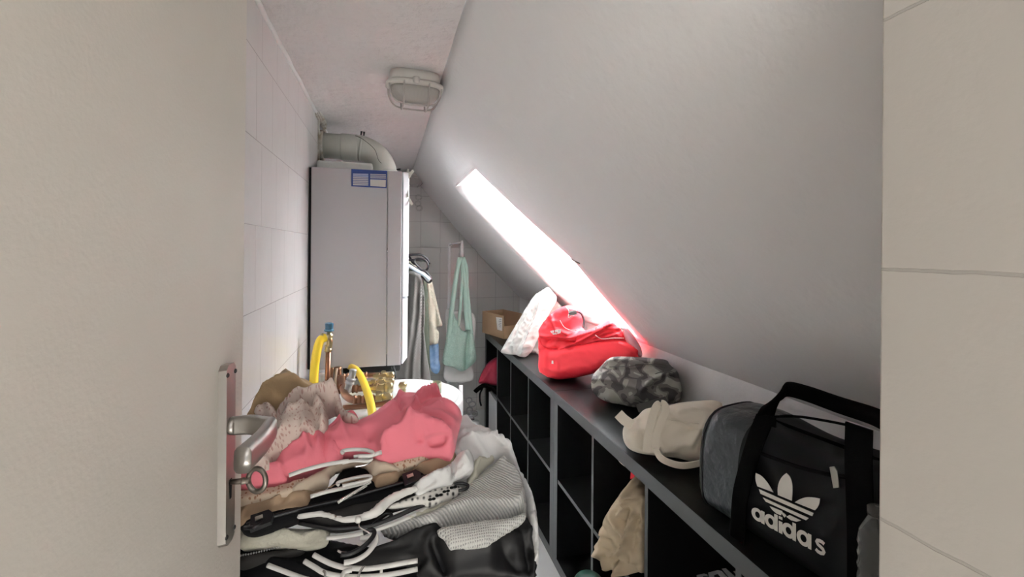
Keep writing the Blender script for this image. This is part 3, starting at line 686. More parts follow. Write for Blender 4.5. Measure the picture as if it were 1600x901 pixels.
hang('jeans', 'light blue denim leg hanging below the cream shirt', 'jeans', M_denim, ((612, 402), (630, 408), (650, 424), (655, 470), (668, 530), (678, 536), (685, 537), (686, 560), (688, 575), (683, 584), (675, 580), (671, 570), (662, 550), (640, 520), (612, 480)), 3.04, .012, .012, .012,
     folds=[(((676, 540), (677, 570)), .006, -.01), (((672, 572), (684, 576)), .005, .008)])
# white clothes stand with the mint terry bag and white towel
st = thing('clothes_stand', 'white tubular stand with an arm in front of the back wall', 'clothes stand', atZ(712, 600, .0) if False else (.46, 3.55, 0))
SY = 3.55
xa = atY(702, 450, SY).x; za_ = atY(702, 383, SY).z
tube('post', M_white, [(xa, SY, .01), (xa, SY, za_-.01), (xa, SY, za_), (xa+.012, SY-.004, za_+.006)], .013, st, 12)
tube('arm', M_white, [(xa, SY, za_), atY(710, 380.5, SY-.1), atY(722, 378, SY-.25)], .007, st, 10)
tube('arm_tip', M_white, [atY(722, 375.5, SY-.26), atY(722.3, 385, SY-.26), atY(722.5, 404, SY-.26)], lambda t: .006+.008*min(1, t*3), st, 12)
for k in range(3):
    a = k*2.1+.4; tube('foot', M_white, [(xa, SY, .025), (xa+.2*math.cos(a), SY+.2*math.sin(a), .012)], .011, st, 8)
bt = tube('tank_side_pipe', M_white, [atY(720, 602, 2.6), atY(720.5, 640, 2.6), Vector((atY(720, 720, 2.6).x, 2.6, .001))], .012, None, 12); tag(bt, 'white upright pipe rising just behind the tank rim', 'pipe')
MY = 3.24
tow = puff('towel', M_tow, [(697, 484), (712, 485), (728, 484), (742, 494), (743, 520), (738, 560), (741, 590), (728, 597), (714, 597), (694, 592), (696, 560), (697, 520)], ((0, MY+.05, 0), (0, -1, 0)), .012, .012, .02, None, (), (.005, 12, 85, 5), .012)
tag(tow, 'white towel hanging behind the mint terry bag', 'towel')
mb = thing('terry_bag', 'mint green terry bag hanging by long straps from the white stand', 'bag', atY(718, 580, MY))
puff('bag_body', M_mint, [(709, 490), (714, 500), (722, 516), (731, 514), (733, 504), (738, 515), (743, 545), (744, 562), (735, 572), (722, 580), (708, 574), (693, 569), (691, 560), (697, 530), (703, 505), (706, 492)], ((0, MY, 0), (0, -1, 0)), .045, .03, .05, mb,
     [(((731, 520), (728, 545), (727, 575)), .012, -.03), (((713, 500), (706, 560)), .012, .008)], (.004, 30, 0, 1), .009)
for px in (((719, 402), (713, 430), (709, 460), (704, 500), (700, 530)), ((721, 401), (722, 440), (719, 480), (716, 510)), ((723, 402), (728, 420), (729, 450), (733, 490), (736, 520)), ((722, 402), (726, 440), (728, 480), (731, 515))):
    bm = bmesh.new(); P = [atY(u, v, MY-.02-.01*(i % 2)) for i, (u, v) in enumerate(px)]
    ribbon(bm, spl(P, 6, False), lambda t: Vector((1, -.6, 0)), .034 if px[0][0] != 721 else .02, .008); link('strap', bm, M_mint, mb)

# clear hook strip, chain, bottle near the back wall
t = thing('hook_strip', 'clear plastic looped hooks stuck high on the back wall', 'hooks', atY(654, 320, YB))
for i, (u, v) in enumerate(((654, 308), (653, 318), (655, 325))):
    tube('hook_loop', M_clear, [atY(u+4.5*math.cos(a*.7854), v+3.6*math.sin(a*.7854), YB-.008) for a in range(8)], .005, t, 8, True, sm=3)
t = thing('chain', 'dark grey chain hanging beside the tank near the back wall', 'chain', atY(740, 655, 3.3))
for i, (u, v) in enumerate(((733, 625), (738, 631), (734, 640), (741, 646), (735, 653))):
    tube('link', M_grey, [atY(u+(5.2 if i % 2 else 4.5)*math.cos(a*.7854), v+4.0*math.sin(a*.7854), 3.3-.012*(i % 2)) for a in range(8)], .0055, t, 8, True, sm=3)
bt = thing('white_bottle', 'small white bottle standing between tank and bookcase', 'bottle', (atY(741, 665, 3.0).x, 3.0, 0))
p = atY(741, 660, 3.0)
bm = bmesh.new(); lathe(bm, ((.038, 0), (.040, .01), (.040, p.z-.06), (.036, p.z-.05), (.036, p.z-.035), (.039, p.z-.03), (.039, p.z-.005), (.034, p.z+.008)), Matrix.Translation((p.x, 3.0, 0)), 24); link('bottle_body', bm, M_tank, bt)
tube('bottle_handle', M_dark, [(p.x-.03, 2.99, p.z+.0), (p.x-.032, 2.98, p.z+.03), (p.x-.005, 2.97, p.z+.035)], .005, bt, 8, sm=4)

# ------------------------------------------------------------------ bookcases
BX, BD, BH = .73, .385, .777
def bookcase(label, y0, y1):
    t = thing('bookcase', label, 'bookcase', (BX, y0, 0), None)
    T, t2 = .045, .016
    bm = bmesh.new(); bx(bm, BX+.0006, y0+.0005, BH-T, BX+BD, y1-.0005, BH, .001); link('top_board', bm, M_shelf, t, False)
    bm = bmesh.new(); bx(bm, BX+.0006, y0, 0, BX+BD, y1, T, .001); link('bottom_board', bm, M_shin, t, False)
    for y in (y0, y1-T): bm = bmesh.new(); bx(bm, BX+.0006, y, T, BX+BD, y+T, BH-T-.0003, .001); link('side_board', bm, M_shin, t, False)
    cw = (y1-y0-2*T-3*t2)/4; zm = BH/2
    for k in range(3):
        y = y0+T+cw*(k+1)+t2*k
        bm = bmesh.new(); bx(bm, BX+.0036, y, T, BX+BD, y+t2, BH-T-.0005); bx(bm, BX+.0028, y, T, BX+.0036, y+t2, BH-T-.0005); link('divider', bm, M_shin, t, False)
        box('divider_edging', M_shedge, (BX+.0022, y, T), (BX+.0028, y+t2, BH-T-.0005), t)
    bm = bmesh.new(); bx(bm, BX+.005, y0+T, zm-t2/2, BX+BD, y1-T, zm+t2/2); link('shelf', bm, M_shin, t, False)
    box('shelf_edging', M_shedge, (BX+.0036, y0+T, zm-t2/2), (BX+.0049, y1-T, zm+t2/2), t)
    box('back_board', M_shin, (BX+BD-.006, y0+T, T), (BX+BD-.001, y1-T, BH-T), t)
    bm = bmesh.new()
    for a, b in (((y0, BH-T), (y1, BH-.0004)), ((y0, 0), (y1, T)), ((y0, T), (y0+T, BH-T)), ((y1-T, T), (y1, BH-T))):
        bx(bm, BX-.0006, a[0]+.0004, a[1]+.0002, BX+.0004, b[0]-.0004, b[1]-.0002)
    link('front_edging', bm, M_shedge, t, False, 'dark grey edging on the bookcase front')
    return t
bookcase('black eight-cube bookcase at the far end, under pillow and red bag', 1.911, 3.415)
bookcase('black eight-cube bookcase nearest the camera, under the black sports bag', .406, 1.910)
BK1, BK2 = 1.911, .406
SZ = BH+.0005

# ---- things on the bookcase
# cardboard box
cb = thing('cardboard_box', 'open brown cardboard box with white label on the far bookcase end', 'box', (.80, 3.2, SZ))
pA = Vector(atZ(787, 529.5, SZ)); pB = Vector(atZ(753.5, 519, SZ)); d1 = (pB-pA); d1.z = 0; d2 = Vector((-d1.y, d1.x, 0)).normalized()
if d2.x < 0: d2 = -d2
W1 = d1.length; d1.normalize(); W2 = .19; hb = .165
pA = Vector((pA.x, pA.y, 0))
def cbw(a0_, b0_, a1_, b1_, h0, h1, nm, hh=None):
    bm = bmesh.new(); P = [pA+d1*a0_+d2*b0_, pA+d1*a1_+d2*b0_, pA+d1*a1_+d2*b1_, pA+d1*a0_+d2*b1_]
    hs = hh or (h1,)*4
    lo_ = [bm.verts.new(Vector((p.x, p.y, SZ+h0))) for p in P]; hi_ = [bm.verts.new(Vector((p.x, p.y, SZ+hs[i]))) for i, p in enumerate(P)]
    bm.faces.new(lo_[::-1]); bm.faces.new(hi_)
    for i in range(4): bm.faces.new((lo_[i], lo_[(i+1) % 4], hi_[(i+1) % 4], hi_[i]))
    bmesh.ops.recalc_face_normals(bm, faces=bm.faces); return link(nm, bm, M_card, cb, False)
cbw(0, 0, W1, W2, 0, .004, 'bottom_panel')
cbw(0, 0, W1, .004, .004, hb, 'side_panel'); cbw(0, W2-.004, W1, W2, .004, hb, 'side_panel')
cbw(0, .004, .004, W2-.004, .004, hb*.55, 'side_panel'); cbw(W1-.004, .004, W1, W2-.004, .004, hb, 'side_panel')
def cl_(a, z, o=.0008): p = pA+d1*a-d2*o; return Vector((p.x, p.y, SZ+z))
lb = poly_plate('shipping_label', M_lab, [cl_(.02, .055), cl_(.085, .055), cl_(.105, .145), cl_(.02, .15)], -d2, .0006, cb, 'white shipping label'); lb.data.materials[0] = M_tow
for i in range(5): poly_plate('label_line', M_print, [cl_(.03, .08+i*.013, .0018), cl_(.055+.008*(i % 2), .08+i*.013, .0018), cl_(.055+.008*(i % 2), .084+i*.013, .0018), cl_(.03, .084+i*.013, .0018)], -d2, .0004, lb)
# pillows
pn = Vector((-.75, -.75, .12)).normalized()
def onshelf(u, v): return Vector(atZ(u, v, SZ))
pl = puff('pillow', M_pil, [(859, 447), (848, 453), (836, 462), (824, 480), (812, 500), (797, 525), (785, 548), (792, 553), (806, 554), (820, 558), (832, 545), (845, 515), (857, 490), (868, 470), (866, 452)], (onshelf(805, 556), pn), .065, .06, .07, None,
     [(((858, 452), (846, 490), (820, 555)), .006, .012), (((852, 455), (820, 505), (800, 545)), .016, -.008), (((850, 462), (836, 500), (812, 548)), .010, -.007)], (.005, 26, 60, 3.5), .006, zmin=SZ, grain=.003)
tag(pl, 'crumpled white pillow leaning up on the far bookcase', 'pillow')
pl = puff('pillow', M_pil, [(858, 450), (872, 456), (888, 466), (893, 480), (880, 505), (868, 530), (850, 562), (836, 560), (828, 548), (838, 520), (850, 485)], (onshelf(842, 562)+Vector((.10, .14, 0)), pn), .05, .06, .07, None, [(((866, 470), (850, 520)), .008, -.008)], (.008, 22, 60, 3), .010, zmin=SZ)
tag(pl, 'second white pillow squeezed between crumpled pillow and red bag', 'pillow')
# red duffel bag
rn = Vector((-.75, -.72, .08)).normalized(); rp = onshelf(878, 594)
rb_ = thing('duffel_bag', 'bright red nylon duffel bag slumped on the bookcase under the skylight', 'bag', (.93, 2.2, SZ))
puff('bag_body', M_red, [(843, 520), (844, 540), (844, 576), (852, 585), (868, 592), (890, 591), (925, 584), (960, 572), (995, 566), (1000, 558), (1001, 545), (985, 533), (962, 527), (920, 533), (880, 540), (858, 540)], (rp, rn), .06, .17, .05, rb_,
     [(((850, 540), (880, 542), (920, 534), (965, 528), (998, 548)), .007, .008), (((860, 546), (861, 588)), .01, .004)], (.003, 14, 0, 4), .009, zmin=SZ)
puff('bag_top', M_red, [(844, 520), (846, 510), (855, 497), (868, 484), (882, 478), (893, 477), (902, 483), (906, 495), (903, 510), (910, 516), (925, 513), (945, 502), (957, 496), (968, 498), (976, 506), (981, 522), (1000, 548), (990, 552), (940, 545), (880, 552), (850, 548)], (rp+rn*-.02, rn), .055, .13, .05, rb_,
     [(((852, 522), (870, 524), (900, 526), (935, 515), (960, 505)), .008, .014), (((868, 490), (876, 512), (895, 520)), .006, .012), (((880, 545), (915, 530), (950, 512)), .007, .015), (((862, 530), (880, 527), (906, 532)), .007, -.014), (((905, 500), (906, 516)), .006, -.02), (((935, 530), (970, 520), (985, 530)), .006, .010)], (.007, 18, 20, 2.2), .006, zmin=SZ)
def rl(px, off): return [onp(u, v, rp+rn*off, rn) for u, v in px]
tube('piping', M_redp, rl(((884, 479), (889, 486), (888, 496), (897, 492)), .062), .0022, rb_, 6, sm=4)
tube('piping', M_redp, rl(((875, 500), (882, 511), (893, 516), (901, 515)), .055), .0015, rb_, 6, sm=4)
tube('piping', M_redp, rl(((930, 523), (940, 529), (958, 528), (975, 528)), .066), .0015, rb_, 6, sm=4)
bm = bmesh.new(); ribbon(bm, spl(rl(((890, 489), (899, 487), (908, 490), (912, 500), (911, 512)), .07), 6, False), Vector((.2, 1, -.2)), .028, .004); link('carry_handle', bm, mat('dark_grey_webbing', (.12, .13, .13), .8), rb_, False, 'dark grey webbing handle')
bm = bmesh.new(); ribbon(bm, rl(((889, 489.5), (901, 487.5)), .076), Vector((0, 0, 1)), .022, .002); link('handle_tag', bm, mat('silver_cloth', (.5, .5, .5), .5), rb_, False)
puff('overexposed_end', mat('overexposed_red', (.85, .45, .50), .7), [(972, 512), (978, 510), (990, 524), (1001, 542), (1003, 556), (994, 555), (982, 540), (976, 528)], (rp+rn*.012, rn), .02, .02, .02, rb_, res=.01, label='right end panel, sun overexposure put into its pale pink colour')  # pale pink stands for red nylon overexposed by the sun
# small white print on the bag (emblem blocks) and tags
for q in (((860, 517), (865, 515.5), (866, 519), (862, 520)), ((867, 515), (871, 514.5), (871, 518.5), (868, 519)), ((872, 514.5), (877, 514), (876, 520), (871, 521.5)), ((863, 520.5), (869, 519.5), (870, 522), (865, 522.5))):
    poly_plate('printed_emblem', M_redp, rl(q, .062), rn, .004, rb_)
for q in (((862.5, 563), (864.5, 563), (865, 568), (862, 568)), ((929, 511), (933, 511), (933, 514), (930, 514)), ((970, 511), (974, 513), (973, 516), (970, 514))):
    poly_plate('bag_tab', M_redp, rl(q, .064), rn, .003, rb_)
# camouflage bag
cn = Vector((-.62, -.78, .18)).normalized(); cpn = onshelf(990, 634)
cm = thing('camouflage_bag', 'grey camouflage canvas bag lying between red bag and cream tote', 'bag', (.95, 1.62, SZ))
puff('bag_body', M_camo, [(924, 597), (927, 585), (938, 573), (948, 562), (960, 557), (985, 557), (1015, 559), (1040, 562), (1047, 570), (1058, 580), (1062, 592), (1066, 612), (1062, 625), (1048, 630), (1030, 628), (1010, 634), (990, 636), (972, 632), (950, 628), (934, 620), (926, 610)], (cpn+cn*.03, cn), .07, .16, .07, cm,
     [(((945, 575), (985, 574), (1012, 570), (1045, 574)), .006, -.010), (((950, 560), (985, 560), (1042, 565)), .010, .016), (((1005, 607), (1020, 590), (1040, 582), (1058, 582)), .008, .020), (((930, 590), (960, 592), (1000, 603)), .006, .008), (((1022, 600), (1040, 615), (1050, 628)), .008, -.01)], (.006, 16, 15, 2.2), .006, zmin=SZ)
bm = bmesh.new(); ribbon(bm, spl([onp(u, v, cpn+cn*.088, cn) for u, v in ((946, 586), (951, 582), (958, 587))], 5, False), Vector((.2, -.4, 1)), .014, .003); link('pull_loop', bm, M_strapd, cm, False)
bm = bmesh.new(); ribbon(bm, [onp(u, v, cpn+cn*.10, cn) for u, v in ((996, 638), (1020, 631), (1042, 625))], Vector((0, .3, 1)), .030, .006); link('webbing_strap', bm, M_strapd, cm, False)
tube('pocket_seam', M_strapd, [onp(u, v, cpn+cn*.102, cn) for u, v in ((1008, 600), (1024, 584), (1045, 580), (1056, 583))], .0016, cm, 6, sm=5)
tube('top_seam', M_strapd, [onp(u, v, cpn+cn*.10, cn) for u, v in ((952, 573), (985, 572), (1010, 569), (1044, 573))], .0016, cm, 6, sm=5)
# cream tote
tn = Vector((-.60, -1, .30)).normalized(); tp = onshelf(1040, 722)
tt = thing('tote_bag', 'cream canvas tote bag lying folded against the black sports bag', 'bag', (.90, 1.3, SZ))
puff('bag_body', M_canvas, [(974, 668), (984, 658), (996, 650), (1006, 640), (1020, 636), (1040, 634), (1062, 629), (1090, 626), (1120, 626), (1130, 640), (1125, 700), (1105, 722), (1085, 722), (1060, 716), (1030, 712), (1000, 708), (982, 700), (974, 686)], (tp+tn*.02, tn), .055, .14, .07, tt,
     [(((985, 665), (1010, 668), (1035, 700)), .010, .010), (((1040, 640), (1070, 660), (1110, 668)), .006, .006), (((1060, 640), (1100, 634)), .006, .008), (((1000, 655), (1008, 700)), .012, -.010), (((1075, 690), (1100, 650)), .010, .008)], (.008, 14, 20, 2.5), .006, zmin=SZ)
def tl(px, off): return [onp(u, v, tp+tn*off, tn) for u, v in px]
bm = bmesh.new(); ribbon(bm, spl(tl(((1010, 706), (1013, 680), (1018, 655), (1026, 634), (1035, 630), (1040, 640), (1032, 660), (1024, 690), (1030, 712), (1045, 722), (1066, 727), (1090, 724), (1102, 718)), .095), 6, False), lambda t: Vector((1, -.3, .15)) if t < .62 else Vector((0, -.4, 1)), .022, .003); link('strap', bm, M_canvas, tt, False)
bm = bmesh.new(); ribbon(bm, spl(tl(((966, 646), (976, 656), (988, 664)), .07), 5, False), Vector((.4, -.3, 1)), .032, .003); link('strap', bm, M_canvas, tt, False)
tube('seam', M_canvas, tl(((1022, 650), (1060, 658), (1100, 663)), .082), .0012, tt, 6)

# black sports bag
bax = Vector((.150, -1, 0)).normalized()        # long axis, toward the camera
bfn = Vector((-bax.y*-1, 0, 0)); bfn = Vector((-1, -.15, 0)).normalized()   # faces the room
b0 = Vector((.742, .955, SZ+.001)); BLn = .50; BHt = .245; BDp = .235
sb = thing('sports_bag', 'black sports duffel bag with white trefoil logo at the near shelf end', 'bag', b0)
def SB(l, h, o): return b0+bax*l+Vector((0, 0, h))-bfn*o        # l along, h up, o inward from the front face
rings = []; NL = 34; NS = 48
for i in range(NL+1):
    t = i/NL; l = -.012+BLn*t
    e = min(t, 1-t)/.09; k = math.sqrt(max(0, 1-(1-min(e, 1))**2)); k = .62+.38*k
    if i in (0, NL): k *= .93
    ring = []
    for j in range(NS):
        a = 2*math.pi*j/NS; p = 4.2; c, s = math.cos(a), math.sin(a); q = (abs(c)**p+abs(s)**p)**(-1/p)
        y_ = c*q; z_ = s*q
        hh = BHt/2*(1+z_*(.90+.10*k)); top = max(0, z_)
        oo = BDp/2*(1-y_*k*(1-.16*top**2 if y_ > 0 else 1-.1*top**2)) if True else 0
        hh += top*(-.03*(1-k)*3+.010*math.sin(t*9))
        pnt = SB(l, max(hh, 0), oo)
        pnt += Vector((0, 0, 1))*.004*noise.noise(pnt*9)+bfn*.006*noise.noise(pnt*11+Vector((3, 3, 3)))*(1 if t < .2 or t > .95 else .25)
        pnt.z = max(pnt.z, SZ+.001); ring.append(pnt)
    rings.append(ring)
def loftpart(nm, m, rr, cap0=False, cap1=False):
    bm = bmesh.new(); V = [[bm.verts.new(p) for p in r] for r in rr]
    for A, B in zip(V, V[1:]):
        for k in range(NS): bm.faces.new((A[k], A[(k+1) % NS], B[(k+1) % NS], B[k]))
    for fl_, r in ((cap0, V[0]), (cap1, V[-1])):
        if fl_:
            c = bm.verts.new(sum((v.co for v in r), Vector())/NS)
            for k in range(NS): bm.faces.new((r[k], r[(k+1) % NS], c))
    bmesh.ops.recalc_face_normals(bm, faces=bm.faces)
    return link(nm, bm, m, sb)
loftpart('end_panel', M_adie, rings[:10], True); loftpart('bag_body', M_adif, rings[9:-3]); loftpart('end_panel', M_adie, rings[-4:], False, True)
tube('piping', M_plb, rings[2], .0036, sb, 8, True); tube('piping', M_plb, rings[-4], .0032, sb, 8, True)
def fpl(u, v, o=0): return onp(u, v, b0+bfn*o, bfn)
# shoulder/carry straps on the front face with their handle above
def strap(px, wd, off, m=M_web, wv=None, nm='webbing_strap', th=.004):
    P = [fpl(u, v, off) for u, v in px]; bm = bmesh.new(); ribbon(bm, spl(P, 6, False), wv or bax, wd, th)
    for v_ in bm.verts: v_.co.z = max(v_.co.z, SZ+.0005)
    return link(nm, bm, m, sb, False)
strap(((1153, 862), (1152, 850), (1156, 780), (1168, 730), (1180, 690), (1194, 655)), .036, .009)
strap(((1345, 960), (1345, 850), (1343, 780), (1341, 720), (1342, 665)), .042, .009)
hnd = [fpl(1194, 655, .009), fpl(1203, 635, -.01), fpl(1220, 617, -.05), fpl(1232, 608, -.075), fpl(1262, 615, -.085), fpl(1310, 632, -.085), fpl(1365, 650, -.08), fpl(1400, 668, -.05)]
bm = bmesh.new(); ribbon(bm, spl(hnd, 6, False), lambda t: bax*(1-min(1, t*3))+Vector((0, -.4, 1))*min(1, t*3), .032, .009); link('carry_handle', bm, M_web, sb)
strap(((1182, 662), (1196, 656), (1212, 660)), .02, .012)
tube('zipper', M_web, [SB(l, BHt+.003-.004*abs(l-.2), BDp*.45) for l in [.05+.04*k for k in range(11)]], .004, sb, 8)
tube('pocket_zipper', M_web, [fpl(u, v, .0075) for u, v in ((1172, 700), (1200, 712), (1250, 730), (1300, 742), (1330, 745))], .004, sb, 8, sm=4)
tube('front_seam', M_web, [fpl(u, v, .007) for u, v in ((1190, 652), (1240, 650), (1290, 657), (1330, 665))], .0025, sb, 8, sm=4)
poly_plate('zip_pull', M_nick, [fpl(u, v, .013) for u, v in ((1297, 729), (1304, 728), (1309, 736), (1312, 761), (1303, 762), (1299, 738))], bfn, .002, sb, 'small metal zip pull')
def zz(x, y, o=.0072): return fpl(1080+x/4.481, 700+y/4.481, o)
def logo(pts, sm=4, nm='logo_leaf'):
    P = spl([(x, y, 0) for x, y in pts], sm) if sm else [Vector((x, y, 0)) for x, y in pts]
    return poly_plate(nm, M_logo, [zz(p[0], p[1], .0082) for p in P], bfn, .0012, sb, 'white printed logo')
def leaf(a, b): # pointed leaf: list of two curved sides already traced
    return a+b
def mixed(*segs):
    out = []
    for sg_ in segs:
        if len(sg_) > 2: out += [tuple(p)[:2] for p in spl([(x, y, 0) for x, y in sg_], 5, False)][:-1]
        else: out += [sg_[0]]
    return out
logo(mixed([(454, 173), (495, 195), (535, 240), (560, 280), (577, 308)], [(577, 308), (465, 265)], [(465, 265), (456, 235), (452, 205), (454, 173)]), 0)
logo(mixed([(668, 173), (693, 200), (708, 245), (711, 300), (706, 366)], [(706, 366), (609, 326)], [(609, 326), (608, 280), (618, 235), (640, 197), (668, 173)]), 0)
logo(mixed([(727, 377), (765, 355), (810, 342), (860, 344), (902, 352)], [(902, 352), (898, 385), (886, 412), (868, 433)], [(868, 433), (727, 377)]), 0)
logo([(476, 286), (858, 453), (849, 474), (488, 318)], 0, 'logo_stripe'); logo([(504, 344), (824, 488), (806, 503), (524, 372)], 0, 'logo_stripe')
logo([(551, 404), (640, 440), (630, 468), (600, 456), (570, 430)], 0, 'logo_stripe'); logo([(668, 478), (690, 466), (770, 505), (740, 513), (700, 502)], 0, 'logo_stripe')
logo([(632, 444), (650, 452), (668, 470), (655, 484), (640, 462)], 0, 'logo_stripe')
def LT(p, q):
    zx = 425+523*p; xh = 84+28*p; return (zx, 487+.54*(zx-425)-q*xh)
def stroke(pts, wd, closed=False):
    """polyline letter stroke in (p,q), width in p units"""
    N = len(pts); A, B = [], []
    asp = 523/96.
    for i in range(N):
        a = pts[i-1] if (closed or i) else pts[i]; b = pts[(i+1) % N] if (closed or i < N-1) else pts[i]
        dx, dy = (b[0]-a[0])*asp, (b[1]-a[1]); L_ = math.hypot(dx, dy) or 1; nx, ny = -dy/L_, dx/L_
        A.append((pts[i][0]+nx*wd/asp/2, pts[i][1]+ny*wd/2)); B.append((pts[i][0]-nx*wd/asp/2, pts[i][1]-ny*wd/2))
    return A, B
bmL = bmesh.new()
def addstroke(pts, wd=.27, closed=False):
    A, B = stroke(pts, wd, closed)
    def w3(q, o): x, y = LT(*q); return zz(x, y, o)
    va = [bmL.verts.new(w3(q, .0094)) for q in A]; vb = [bmL.verts.new(w3(q, .0094)) for q in B]
    la = [bmL.verts.new(w3(q, .0080)) for q in A]; lb_ = [bmL.verts.new(w3(q, .0080)) for q in B]; N = len(pts)
    for i in range(N if closed else N-1):
        j = (i+1) % N
        bmL.faces.new((va[i], va[j], vb[j], vb[i])); bmL.faces.new((la[i], la[j], va[j], va[i])); bmL.faces.new((vb[i], vb[j], lb_[j], lb_[i]))
def ringL(cx_, rx, ry=.385): return [(cx_+rx*math.cos(t*math.pi/14), .5+ry*math.sin(t*math.pi/14)) for t in range(28)]
letters = []
def letter(fn):
    global bmL
    bmL = bmesh.new(); fn(); bmesh.ops.recalc_face_normals(bmL, faces=bmL.faces); link('logo_letter', bmL, M_logo, sb, False, 'white printed logo')
letter(lambda: (addstroke(ringL(.075, .056), closed=True), addstroke([(.146, 1.0), (.146, 0.0)], .26)))
letter(lambda: (addstroke(ringL(.251, .058), closed=True), addstroke([(.322, 1.24), (.322, 0.0)], .26)))
letter(lambda: (addstroke([(.384, .88), (.384, 0)], .27), addstroke([(.384, 1.24), (.384, 1.03)], .27)))
letter(lambda: (addstroke(ringL(.490, .062), closed=True), addstroke([(.566, 1.24), (.566, 0.0)], .26)))
letter(lambda: (addstroke(ringL(.690, .066), closed=True), addstroke([(.772, 1.0), (.772, 0.0)], .26)))
letter(lambda: addstroke([(p_-.004, q_) for p_, q_ in ((.972, .80), (.950, .87), (.915, .88), (.882, .83), (.870, .72), (.886, .60), (.920, .53), (.954, .45), (.970, .32), (.956, .18), (.922, .12), (.886, .13), (.858, .22))], .235))

# clear plastic jar at the near end of the shelf
jp = Vector((.80, .50, SZ))
jp = Vector((.757, .537, SZ+.0005))
t = thing('plastic_bottle', 'clear crinkled plastic bottle standing at the doorway edge by the sports bag', 'bottle', jp)
jr = .0235; jh = .220
prof = [(jr*.9, 0), (jr, .004)]+[(jr*(1+.05*math.sin(k*1.9)), .01+k*.006) for k in range(int((jh-.045)/.006))]+[(jr*.92, jh-.028), (jr*.6, jh-.012), (jr*.45, jh-.004), (jr*.42, jh)]
bm = bmesh.new(); lathe(bm, prof, Matrix.Translation(jp), 28); link('bottle_body', bm, M_clear, t)
bm = bmesh.new(); lathe(bm, ((jr*.5, 0), (jr*.5, .012), (jr*.4, .014)), Matrix.Translation(jp+Vector((0, 0, jh))), 20); link('bottle_cap', bm, M_clear, t)

# ---- things in the bookcase cells
Tb, t2b = .045, .016; cwb = (1.504-2*Tb-3*t2b)/4
def celly(y0, k): return y0+Tb+(cwb+t2b)*k
zlo, zhi = Tb+.0005, BH/2+t2b/2+.0005
# dark red bag with black straps in the far upper cell
dr = thing('backpack', 'dark red backpack with black straps poking out of far upper cell', 'bag', (.78, 3.17, zhi))
dn = Vector((-.5, -1, .2)).normalized(); dp = atX(765, 600, .74)
puff('bag_body', M_dred, [(778, 558), (783, 575), (783, 600), (772, 602), (760, 600), (748, 598), (750, 588), (756, 576), (764, 565)], (Vector((.78, 3.17, .5)), dn), .05, .06, .05, dr, [(((772, 565), (758, 596)), .02, .008)], (.003, 16, 60, 3), .010, zmin=zhi, lim={1: (3.02, 3.36), 2: (zhi, BH-Tb-.004)})
bm = bmesh.new(); ribbon(bm, spl([onp(u, v, Vector((.74, 3.10, .5)), dn) for u, v in ((742, 612), (749, 606), (757, 602), (768, 606), (776, 614), (780, 622))], 5, False), Vector((0, -.4, 1)), .03, .012); link('strap', bm, M_web, dr)
bm = bmesh.new(); ribbon(bm, spl([onp(u, v, Vector((.74, 3.10, .5)), dn) for u, v in ((754, 606), (750, 615), (750, 626), (752, 634))], 5, False), Vector((1, 0, 0)), .012, .004); link('strap', bm, M_web, dr)
# white box in the far lower cell
yc = celly(BK1, 3)
bm = bmesh.new(); bx(bm, .745, yc+.07, zlo, 1.0, yc+.31, .335, .003); t = link('white_carton', bm, M_tank, None, False); tag(t, 'white carton standing in the far lower cell', 'box')
# paper bag
yc = celly(BK2, 2)
kn = Vector((-.85, -.5, .12)).normalized(); kp = Vector((.76, yc+.10, .4))
kb = thing('paper_bag', 'crumpled brown paper bag standing in a bookcase cell', 'bag', (.86, yc+.12, .1))
kb.location = (.80, yc+.17, zhi)
puff('bag_body', M_kraft, [(992, 744), (997, 740), (996, 758), (1003, 762), (1012, 780), (1014, 830), (1012, 890), (1002, 892), (985, 897), (968, 900), (962, 893), (946, 876), (931, 860), (938, 842), (944, 825), (948, 808), (956, 790), (970, 770), (984, 752)], (kp, kn), .045, .10, .04, kb,
     [(((990, 750), (986, 790), (975, 800)), .006, .016), (((975, 800), (985, 815), (990, 790)), .006, -.014), (((938, 842), (954, 852), (968, 858), (985, 850)), .005, .014), (((954, 852), (965, 893)), .005, .012), (((1000, 795), (986, 845), (972, 895)), .006, .016), (((962, 800), (950, 840)), .01, .008), (((1004, 800), (996, 850)), .012, -.02)], (.017, 15, 40, 1.2), .005, sm=2, grain=.003, zmin=zhi, lim={1: (yc+.006, yc+.335), 2: (zhi, BH-Tb-.004)})
poly_plate('red_tag', M_red, [onp(u, v, kp, kn) for u, v in ((986, 737), (993, 741), (990, 747), (985, 748))], kn, .002, kb)
tube('bag_twine', M_canvas, [onp(u, v, kp+kn*.02, kn) for u, v in ((966, 717), (972, 724), (985, 733))], .0025, kb, 6, sm=4)
